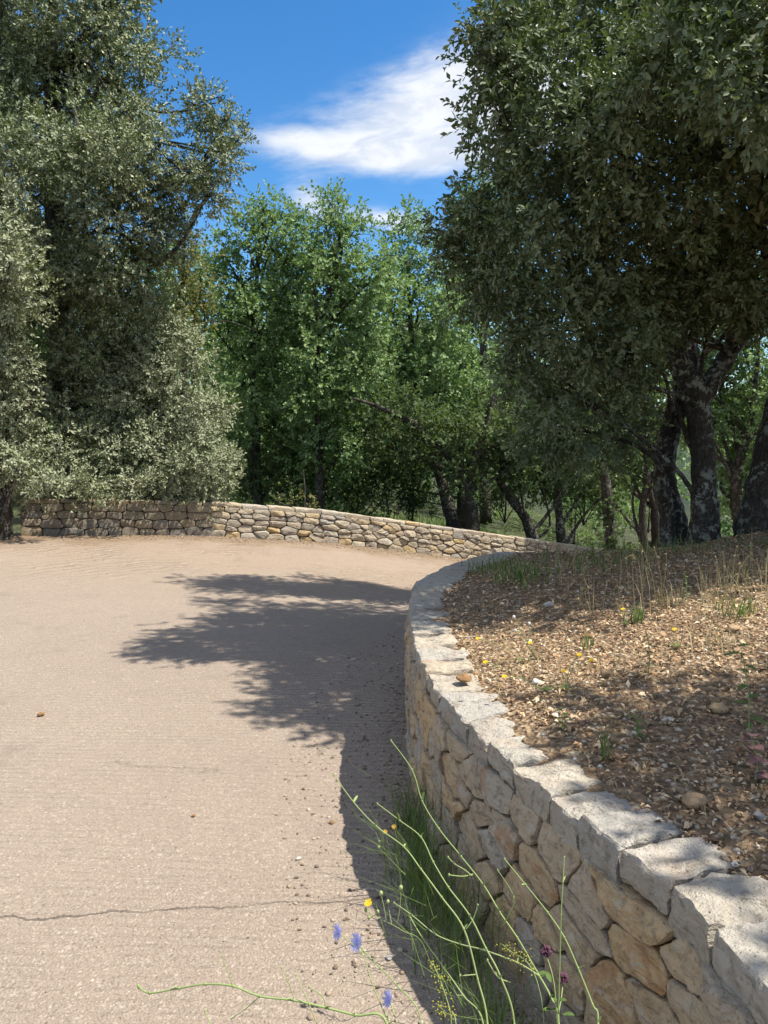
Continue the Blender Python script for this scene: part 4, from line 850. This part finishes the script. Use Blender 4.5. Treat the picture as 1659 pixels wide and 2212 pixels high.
xy, nn = near.at(near.dist(np.array([.33]), np.array([2.9]))[1]); q = P(1003, 1478, 2.86); q[2] = NEAR_H + .012
rock('rusty brown stone lying on top of the wall coping', q, .034, 'rock_brown', 230, squash=.42, sink=.1)
RS = 'stones lying on the road'
for i, (px, py, sz, mt, lab) in enumerate([(88, 1547, .022, 'rock_brown', 'lone brown stone on the sunlit road'), (717, 1779, .012, 'rock_brown', 'small ochre stone at the edge of the wall shadow'),
    (645, 1858, .010, 'rock_white', 'whitish pebble on the sunny road near the shadow'), (841, 2072, .012, 'rock_grey', 'grey pebble just inside the wall shadow'), (656, 1706, .009, 'rock_brown', 'dark brown chip on the road short of the shadow corner'),
    (418, 1764, .009, 'rock_brown', 'reddish brown chip alone on the middle of the road')]):
    rock(lab, road_at(px, py), sz, mt, 240 + i, RS, sink=.05)

# ------------------------------------------------------------------ plants
def head(b, c, r, n, nrm, seed, a=.5, wid=.30, cup=.25):
    """petals of a composite flower"""
    g = rs(seed); nrm = np.asarray(nrm, float); nrm = nrm / np.linalg.norm(nrm); u = np.cross(nrm, (.3, .2, .9)); u /= np.linalg.norm(u); vv = np.cross(nrm, u)
    for k in range(n):
        an = 2 * math.pi * k / n + g.uniform(-.1, .1); d = u * math.cos(an) + vv * math.sin(an); s = np.cross(nrm, d) * r * wid * .5; rr = r * g.uniform(.85, 1.1)
        cp = nrm * rr * cup * g.uniform(.5, 1.5)
        b.put([c + d * rr * .08 - s * .35, c + d * rr * .08 + s * .35, c + d * rr * .7 + s + cp * .6, c + d * rr - s * 0 + s * .55 + cp, c + d * rr - s * .55 + cp, c + d * rr * .7 - s + cp * .6], [[0, 1, 2, 5], [5, 2, 3, 4]], a)
def ball(b, c, r, a=.5, sq=1.0):
    b.put(np.asarray(c) + ICO_V * np.array((r, r, r * sq)), ICO_F.tolist(), a)

def leaflet(b, base, d, L, W, nrm=(0, 0, 1), a=.5, fold=.15, teeth=0, seed=0):
    d = np.asarray(d, float); d /= np.linalg.norm(d); s = np.cross(d, nrm); s /= np.linalg.norm(s); n = np.cross(s, d); g = rs(seed)
    k = 5 if not teeth else 2 * teeth + 3; prof = np.sin(np.linspace(.12, 1, k) * math.pi * .98) ** .7
    if teeth: prof[1::2] *= .45
    t = np.linspace(0, 1, k); mid = np.asarray(base) + np.outer(t, d) * L - np.outer(t ** 2, (0, 0, 1)) * L * fold
    l = mid + np.outer(prof, s) * W * .5 + np.outer(prof, n) * W * .12; r = mid - np.outer(prof, s) * W * .5 + np.outer(prof, n) * W * .12
    v = np.vstack([mid, l, r]); f = [[i, i + 1, k + i + 1, k + i] for i in range(k - 1)] + [[i + 1, i, 2 * k + i, 2 * k + i + 1] for i in range(k - 1)]
    b.put(v, f, a)
def stems_plant(name, label, cat, stems, buds, flowers=(), mat='stem', group=None, root=None, fl_mat='blue', fl_r=.019, fl_n=15):
    """stems: list of (points, radius bottom, radius tip), world coordinates, tip first"""
    base = np.asarray(root if root is not None else stems[0][0][-1], float)
    t = thing(name, base, label, cat, group); g = rs(len(stems) * 7 + len(buds) + int(abs(base[0]) * 1000))
    for pts, r0, r1 in stems:
        b = MB(); sp_ = spline(pts, 6); b.tube(sp_, np.linspace(r1, r0, len(sp_)), 6, a=g.uniform(.2, .95), seed=1)
        for k in range(len(pts)):     # nodes with a scale leaf or a bud
            if k in (0, len(pts) - 1): continue
            q = np.asarray(pts[k]); ball(b, q, r0 * 1.2, .4, 1.3)
            if g.rand() < .7:
                d = g.normal(size=3); d[2] = abs(d[2]) + .6; d /= np.linalg.norm(d); leaflet(b, q, d, r0 * g.uniform(5, 13), r0 * g.uniform(1.6, 3), (0.3, 0.4, .8), a=.4)
        ball(b, np.asarray(pts[0]), r1 * 2.1, .5, 1.8)
        b.build('stem', M[mat], t, base)
    for q, r in buds:
        b = MB(); ball(b, q, r, .6, 1.5); b.build('bud', M[mat], t, base)
    for i, (q, nrm) in enumerate(flowers):
        b = MB(); head(b, np.asarray(q), fl_r, fl_n, nrm, i + 5); head(b, np.asarray(q) + np.asarray(nrm) * .002, fl_r * .62, fl_n // 2, nrm, i + 9)
        b.build('flower', M[fl_mat], t, base, sm=False)
    return t
def S(pts, d0, d1, r0=.0022, r1=.0010):
    """stem through survey points, tip first, depth running d0 (tip) to d1 (foot)"""
    n = len(pts); return ([P(x, y, d0 + (d1 - d0) * i / (n - 1)) for i, (x, y) in enumerate(pts)], r0, r1)
CH = 'chicory plants at the wall foot'
ROOT1 = np.array((.30, 1.22, .0))
def toroot(st, root):
    pts, a, b = st; last = pts[-1]; mid = .5 * (last + root) + np.array((0, .02, .05)); return (list(pts) + [mid, np.asarray(root)], a, b)
s1 = S([(845, 1600), (890, 1663), (912, 1730), (948, 1790), (996, 1850), (1044, 1911), (1080, 1971), (1117, 2025), (1159, 2098), (1189, 2152), (1207, 2212)], 1.72, 1.40)
s4 = S([(851, 1950), (890, 1977), (942, 2019), (996, 2040), (1044, 2052), (1117, 2079), (1165, 2108)], 1.62, 1.45, .0017)
s6 = S([(1090, 1856), (1135, 1911), (1183, 1971), (1219, 2025), (1249, 2092), (1280, 2170), (1292, 2212)], 1.52, 1.36)
s7 = S([(1219, 1853), (1216, 1905), (1212, 1977), (1209, 2092), (1206, 2190)], 1.46, 1.40, .0015)
s8 = S([(968, 1852), (982, 1866), (1002, 1878), (1020, 1892)], 1.60, 1.56, .0012, .001)
s9 = S([(1075, 1880), (1110, 1940), (1092, 1990), (1085, 2000)], 1.5, 1.5, .0011, .0008)
s10 = S([(970, 1890), (1000, 1893), (1022, 1888)], 1.55, 1.57, .0013, .0012)
stems_plant('chicory_plant', 'tallest leafless chicory leaning across the wall, stems light green', 'plant', [toroot(s1, ROOT1), s4, toroot(s6, ROOT1 + np.array((.06, -.02, 0))), s7, s8, s9, s10], [], group=CH, root=ROOT1)
ROOT2 = np.array((.20, 1.25, 0.0))
s2 = S([(722, 1675), (764, 1733), (812, 1784), (872, 1829), (909, 1877), (954, 1938), (1002, 2007), (1032, 2116), (1053, 2212)], 1.70, 1.42)
s3 = S([(815, 1736), (863, 1772), (909, 1808), (936, 1862), (969, 1917), (1014, 1977), (1050, 2049), (1081, 2110), (1111, 2212)], 1.66, 1.42)
s5 = S([(887, 1983), (912, 2025), (960, 2092), (1002, 2152), (1044, 2212)], 1.58, 1.44, .0018)
s11 = S([(1032, 1955), (1022, 1985), (1006, 2008)], 1.55, 1.54, .0011, .001)
s12 = S([(994, 2108), (1030, 2105)], 1.5, 1.5, .0013, .0013)
s13 = S([(1053, 2075), (1075, 2110), (1102, 2122)], 1.48, 1.46, .0014, .0012)
stems_plant('chicory_plant', 'chicory with two long arching stems reaching over the road shadow', 'plant', [toroot(s2, ROOT2), toroot(s3, ROOT2 + np.array((.03, .02, 0))), toroot(s5, ROOT2), s11, s12, s13], [], group=CH, root=ROOT2)
ROOT3 = np.array((.04, 1.22, 0.0))
f1, f2, f3 = P(732, 2013, 1.52), P(772, 2036, 1.5), P(841, 2158, 1.42)
s14 = S([(772, 2038), (803, 2073), (857, 2128), (911, 2212)], 1.5, 1.36, .0016, .001)
s15 = S([(735, 2018), (782, 2061), (803, 2122), (833, 2194), (840, 2212)], 1.52, 1.38, .0014, .0009)
s16 = S([(843, 2162), (858, 2212)], 1.42, 1.38, .0013, .001)
s17 = S([(299, 2131), (323, 2145), (386, 2135), (444, 2126), (503, 2130), (561, 2152), (635, 2161), (704, 2177), (767, 2193), (836, 2212)], 1.50, 1.36, .0026, .0016)
s18 = S([(479, 2066), (490, 2095), (503, 2130)], 1.46, 1.45, .0011, .0008); s19 = S([(500, 2200), (530, 2180), (561, 2152)], 1.45, 1.44, .0011, .0009)
s20 = S([(608, 2090), (622, 2120), (637, 2161)], 1.43, 1.42, .0011, .0008); s21 = S([(668, 2132), (696, 2152), (704, 2177)], 1.41, 1.40, .0012, .0009); s22 = S([(640, 2106), (660, 2150), (685, 2212)], 1.42, 1.38, .0011, .0008); s23 = S([(443, 2184), (455, 2214)], 1.44, 1.42, .0011, .0009)
stems_plant('chicory_plant', 'chicory with blue flowers and one stem sprawling over the sunlit road', 'plant', [toroot(s14, ROOT3), toroot(s15, ROOT3), s16, toroot(s17, ROOT3 + np.array((-.02, 0, 0))), s18, s19, s20, s21, s22, s23], [], [(f1, (-.75, -.35, .25)), (f2, (-.7, -.45, .4)), (f3, (-.8, -.3, .35))], group=CH, root=ROOT3)
# yellow hawkweed in the shade
hw_ = lambda *a: P(*a)
ROOT4 = np.array((.16, 2.0, 0))
ht = stems_plant('hawkweed', 'branching hawkweed with one yellow flower and round buds in the wall shadow', 'plant',
    [toroot(S([(796, 1955), (800, 1972), (822, 1985), (850, 1999), (872, 2012)], 1.95, 1.9, .0012, .0009), ROOT4), S([(790, 1968), (802, 1976)], 1.95, 1.95, .0008, .0008), S([(823, 1932), (830, 1962), (834, 1988)], 1.95, 1.93, .0009, .0008), S([(866, 1920), (864, 1960), (858, 1996)], 1.92, 1.9, .0009, .0008), S([(838, 1950), (842, 1975), (846, 1996)], 1.93, 1.9, .0008, .0007)],
    [(P(790, 1966, 1.95), .005), (P(823, 1930, 1.95), .006), (P(866, 1918, 1.92), .006), (P(797, 1982, 1.95), .005), (P(838, 1948, 1.93), .005), (P(816, 1970, 1.95), .005)], [(P(796, 1951, 1.95), (-.3, -.4, .8))], root=ROOT4, fl_mat='yellow', fl_r=.012, fl_n=12)
ROOT5 = np.array((.13, 2.7, 0))
stems_plant('hawkweed', 'thin hawkweed with two orange flowers against the road shadow', 'plant', [toroot(S([(833, 1799), (842, 1840), (860, 1900)], 2.5, 2.55, .0013, .001), ROOT5), toroot(S([(851, 1788), (862, 1830), (868, 1890)], 2.5, 2.55, .0013, .001), ROOT5)],
    [(P(820, 1818, 2.5), .005), (P(818, 1830, 2.5), .005)], [(P(833, 1797, 2.5), (-.3, -.5, .7)), (P(851, 1786, 2.5), (-.3, -.5, .7))], root=ROOT5, fl_mat='orange', fl_r=.009, fl_n=10)
# bedstraw, clover
def bedstraw(label, pts, d, root, seed):
    t = thing('bedstraw', root, label, 'plant', 'yellow bedstraw at the wall foot'); st = toroot(S(pts, d, d - .08, .0012, .0008), root); b = MB(); sp_ = spline(st[0], 6); b.tube(sp_, np.linspace(.0008, .0012, len(sp_)), 5); b.build('stem', M['stem'], t, root)
    b = MB(); g = rs(seed)
    for q in sp_[: int(len(sp_) * .45)]:
        for _ in range(5): ball(b, q + g.normal(size=3) * np.array((.008, .008, .006)), g.uniform(.001, .0022), g.rand())
    b.build('flower_cluster', M['bedstraw'], t, root)
bedstraw('yellow bedstraw spike standing between two chicory stems', [(935, 2080), (948, 2110), (962, 2150), (975, 2212)], 1.5, np.array((.13, 1.3, 0)), 1)
bedstraw('low bedstraw with greenish yellow froth at the bottom edge', [(945, 2170), (965, 2190), (985, 2212)], 1.42, np.array((.14, 1.2, 0)), 2)
bedstraw('bedstraw spray crossing in front of the purple clover', [(1085, 2040), (1110, 2060), (1135, 2074), (1160, 2120), (1175, 2212)], 1.5, np.array((.30, 1.3, 0)), 3)
root = np.array((.36, 1.35, 0)); ct = thing('red_clover', root, 'red clover with two dull purple heads against the wall face', 'plant')
for i, (q, s_) in enumerate([((1179, 2054), [(1181, 2066), (1196, 2120), (1204, 2212)]), ((1216, 2113), [(1216, 2126), (1212, 2160), (1206, 2212)])]):
    b = MB(); st = toroot(S(s_, 1.52, 1.46, .0013, .0011), root); b.tube(spline(st[0], 5), .0012, 5); b.build('stem', M['stem'], ct, root)
    b = MB(); c = P(*q, 1.52); g = rs(i)
    for _ in range(70):
        d = g.normal(size=3); d /= np.linalg.norm(d); b.tube([c + d * .004, c + d * np.array((.0125, .0125, .011))], [.0012, .0016], 4)
    b.build('flower_head', M['clover'], ct, root)
for i, (q, dd) in enumerate([((1190, 2180), (-.5, -.4, .3)), ((1220, 2190), (.6, -.4, .3)), ((1205, 2160), (.2, -.5, .5)), ((1180, 2100), (-.6, -.3, -.1))]):
    b = MB()
    for k in (-1, 0, 1): leaflet(b, P(*q, 1.47), np.array(dd) + np.array((k * .7, 0, 0)), .02, .011, a=.3)
    b.build('leaf', M['blade'], ct, root, sm=False)
# green grass clumps
def tuft(label, pos, n, h, spread, wdt, lean, seed, mat='blade', group='grass clumps', along=None):
    g = rs(seed); pos = np.asarray(pos, float); t = thing('grass_tuft', pos, label, 'grass', group)
    p = pos + g.normal(size=(n, 3)) * np.array((spread, spread, 0))
    if along is not None: p = p + np.outer(g.uniform(-.5, .5, n), along)
    v, f, r = blades(n, p, h, wdt, lean, seed); tag(ob('blades', mesh_np('blades', v - pos, f, False, M[mat], {'rnd': r}), t), kind='stuff'); return t
tuft('dense green grass clump at the foot of the near wall', (.17, 2.30, 0), 300, .28, .05, .0036, .75, 301, along=np.array((.14, -.55, 0)))
tuft('thin grass at the wall foot farther along the shadow', (.11, 2.85, 0), 150, .26, .03, .004, .8, 302, along=np.array((.03, -.4, 0)))
tuft('lush grass at the wall foot behind the clover', (.30, 1.72, 0), 170, .24, .04, .0036, .7, 303, along=np.array((.1, -.4, 0)))
tuft('broad green grass clump in the shade at the back of the bank', bank_at(1130, 1252), 130, .13, .14, .007, .9, 304)
tuft('smaller dark grass patch left of the back clump', bank_at(1075, 1232), 80, .12, .12, .007, .8, 305)
tuft('lone green grass sprout behind the shaded coping', bank_at(1303, 1640), 9, .12, .006, .005, .5, 306)
tuft('grass along the rim where the bank drops to the bend', bank_at(1290, 1222), 90, .10, .25, .008, .8, 307)
tuft('weedy green tuft in front of the forked trunk', bank_at(1470, 1190), 60, .10, .2, .006, .8, 308)
tuft('small fresh tuft on the sunlit bank near dry stalks', bank_at(1375, 1345), 26, .09, .02, .006, .6, 309)
tuft('small green tuft at the right side of the lit bank', bank_at(1590, 1330), 40, .10, .05, .007, .7, 310)
tuft('short green sprout at the sunny bank centre', bank_at(1270, 1400), 14, .08, .012, .005, .6, 311)
tuft('pale wispy tuft right of the white stone', bank_at(1440, 1310), 40, .12, .04, .005, .6, 312, 'straw')
tuft('dry pale wisps near the leafy shoot', bank_at(1560, 1400), 40, .10, .06, .004, .7, 313, 'straw')
tuft('sparse straw wisps on the sunlit middle of the bank', bank_at(1330, 1440), 40, .06, .10, .003, .9, 314, 'straw')
tuft('straw wisps behind the rusty coping stone', bank_at(1120, 1440), 40, .07, .08, .003, .9, 315, 'straw')
tuft('green weeds at the dark rim beneath the ivy', bank_at(1370, 1205), 80, .13, .22, .007, .7, 316)
tuft('dark weeds at the foot of the leaning trunk', bank_at(1630, 1180), 60, .10, .2, .006, .8, 317)
# tall dry oat stalks
def oats(label, stalks, seed):
    base = bank_at(*stalks[0][-1]); t = thing('dry_grass', base, label, 'grass', 'tall dry grass stalks on the bank'); g = rs(seed)
    for st in stalks:
        foot = bank_at(*st[-1]); d = foot[1]; pts = [P(x, y, d - .04 * (len(st) - 1 - i)) for i, (x, y) in enumerate(st[:-1])] + [foot]
        b = MB(); sp_ = spline(pts, 6); b.tube(sp_, np.linspace(.0008, .0016, len(sp_)), 5, a=g.rand()); 
        for q in sp_[: max(3, int(len(sp_) * .4)) : 3]:
            e = q + np.array((g.normal() * .012, g.normal() * .01, -.008 - .008 * g.rand())); b.tube([q, .6 * q + .4 * e, e], [.0006, .0022, .0004], 4, a=g.rand())
        b.build('stalk', M['straw'], t, base)
oats('tall dry oat stalks with drooping seeds, middle of the shade line', [[(1382, 1172), (1398, 1210), (1412, 1260), (1418, 1330)], [(1368, 1185), (1366, 1230), (1372, 1320)], [(1412, 1180), (1425, 1230), (1430, 1318)], [(1350, 1205), (1378, 1210), (1392, 1335)], [(1440, 1195), (1436, 1250), (1424, 1330)]], 1)
oats('dry forked grass stalks standing before the leaning trunk', [[(1592, 1178), (1584, 1230), (1572, 1330)], [(1562, 1190), (1566, 1260), (1576, 1340)], [(1545, 1200), (1560, 1270), (1590, 1342)], [(1600, 1215), (1590, 1270), (1560, 1340)]], 2)
oats('single bent pale grass stalk above the yellow flowers', [[(1258, 1240), (1268, 1265), (1274, 1300), (1276, 1345)], [(1250, 1290), (1262, 1320), (1270, 1350)]], 3)
oats('thin leaning straw stalks near the back grass clump', [[(1190, 1225), (1186, 1260), (1180, 1290)], [(1108, 1180), (1120, 1215), (1150, 1300)], [(1060, 1230), (1070, 1262), (1085, 1310)]], 4)
oats('sparse straw stalks over the shaded gravel centre', [[(1330, 1250), (1338, 1290), (1325, 1330)], [(1310, 1255), (1306, 1290), (1300, 1335)]], 5)
# yellow hawkbits on the bank
def hawkbit(label, fl, foot, seed):
    base = bank_at(*foot); t = thing('hawkbit', base, label, 'plant', 'yellow hawkbits on the sunlit bank'); g = rs(seed)
    for i, (x, y) in enumerate(fl):
        q = P(x, y, base[1] + g.uniform(-.06, .02)); b = MB(); mid = .5 * (q + base) + np.array((g.normal() * .02, 0, .02)); b.tube(spline([q, mid, base], 6), .0011, 5, a=.6); b.build('stem', M['stem'], t, base)
        b = MB(); head(b, q, .010, 12, (-.2, -.3, .9), i); head(b, q + np.array((0, 0, .002)), .008, 9, (-.2, -.3, .9), i + 3); b.build('flower', M['yellow'], t, base, sm=False)
    for k in range(7):
        b = MB(); an = g.uniform(0, 6.28); leaflet(b, base + np.array((0, 0, .004)), (math.cos(an), math.sin(an), .35), g.uniform(.03, .06), .012, a=.7, teeth=3)
        b.build('leaf', M['blade'], t, base, sm=False)
hawkbit('low branching hawkbit with two yellow flowers nearest the coping', [(1049, 1431), (1090, 1462)], (1180, 1495), 1)
hawkbit('hawkbit trio of yellow flowers in the middle of the bank', [(1218, 1450), (1251, 1415), (1278, 1426)], (1222, 1490), 2)
hawkbit('single yellow hawkbit high on the sunlit bank', [(1457, 1360)], (1468, 1400), 3)
hawkbit('yellow hawkbit at the edge of the tree shade', [(1346, 1316)], (1352, 1350), 4)
hawkbit('small hawkbits growing beside the coping at the shade edge', [(1145, 1389), (1032, 1380)], (1130, 1430), 5)
# white fluffy-headed weed
base = bank_at(1160, 1425); t = thing('groundsel', base, 'slim weed with small white fluffy heads near the coping', 'plant')
for i, (x, y) in enumerate([(1110, 1333), (1143, 1347), (1113, 1362)]):
    q = P(x, y, base[1] - .03); b = MB(); b.tube(spline([q, .5 * (q + base) + np.array((-.005, 0, .01)), base], 6), .0012, 5, a=.6); b.build('stem', M['stem'], t, base)
    b = MB(); ball(b, q, .007, .5, 1.3); b.build('seed_head', M['white'], t, base)
# jagged leafy weed and purple seedling at the right edge
def leafy(name, label, top, foot, n, L, W, mat, seed, teeth, h_off=0.0):
    base = bank_at(*foot); t = thing(name, base, label, 'plant'); g = rs(seed); q = P(*top, base[1] - .03); b = MB(); sp_ = spline([q, .5 * (q + base) + np.array((.01, 0, 0)), base], 8); b.tube(sp_, np.linspace(.001, .0025, len(sp_)), 6, a=.6); b.build('stem', M['stem'], t, base)
    for k in range(n):
        c = sp_[int((len(sp_) - 2) * (k + .4) / n)]; an = k * 2.4 + g.rand(); b = MB(); leaflet(b, c, (math.cos(an), math.sin(an), .25), L * g.uniform(.6, 1.1) * (.5 + .6 * k / n), W, a=g.rand(), fold=.35, teeth=teeth, seed=k); b.build('leaf', M[mat], t, base, sm=False)
leafy('wild_lettuce', 'jagged grey-green leafy weed at the right edge of the bank', (1600, 1395), (1618, 1590), 9, .085, .034, 'blade', 7, 4)
leafy('sumac_seedling', 'low reddish purple seedling in the shade at the right edge', (1622, 1590), (1632, 1690), 9, .055, .034, 'purple', 8, 0)
leafy('wild_lettuce', 'upright pale green weed with narrow leaves below the oat stalks', (1478, 1235), (1480, 1300), 10, .035, .012, 'oak_light', 9, 0)
leafy('thistle', 'small grey-green thistle at the edge of the near shade', (1212, 1530), (1216, 1572), 8, .04, .016, 'blade', 10, 3)
leafy('thistle', 'low blue-green weed in the shaded gravel centre', (1372, 1545), (1376, 1592), 8, .045, .018, 'blade', 11, 3)
leafy('wild_lettuce', 'slim leafy shoot on the sunlit bank below the stalks', (1395, 1360), (1400, 1460), 10, .04, .012, 'oak_light', 12, 3)
# dry grass stems lying and standing all over the bank
g = rs(401); pts = bank_points(5200, 402, 8.0, 1.5); k = (np.sin(pts[:, 0] * 3.1 + 1) + np.sin(pts[:, 1] * 2.3 + pts[:, 0]) + g.normal(size=len(pts)) * .8) > .35; pts = pts[k]
v, f, r = blades(len(pts), pts, .055, .0022, 1.3, 403)
tag(ob('dry_grass_cover', mesh_np('dry_grass_cover', v, f, False, M['straw'], {'rnd': r})), 'thin dry straw stubble scattered over the bank', 'dry grass', kind='stuff')
v, f, r = blades(260, np.vstack([bank_at(x, y) + np.array((a, b, 0)) for x, y, a, b in zip(g.choice([1380, 1420, 1560, 1600, 1500, 1330, 1640, 1250], 260) + g.normal(size=260) * 22, g.uniform(1215, 1340, 260), g.normal(size=260) * .05, g.normal(size=260) * .05)]), .24, .0026, .55, 405)
tag(ob('tall_dry_grass', mesh_np('tall_dry_grass', v, f, False, M['straw'], {'rnd': r})), 'fine pale dry grass standing along the shade line of the bank', 'dry grass', kind='stuff')
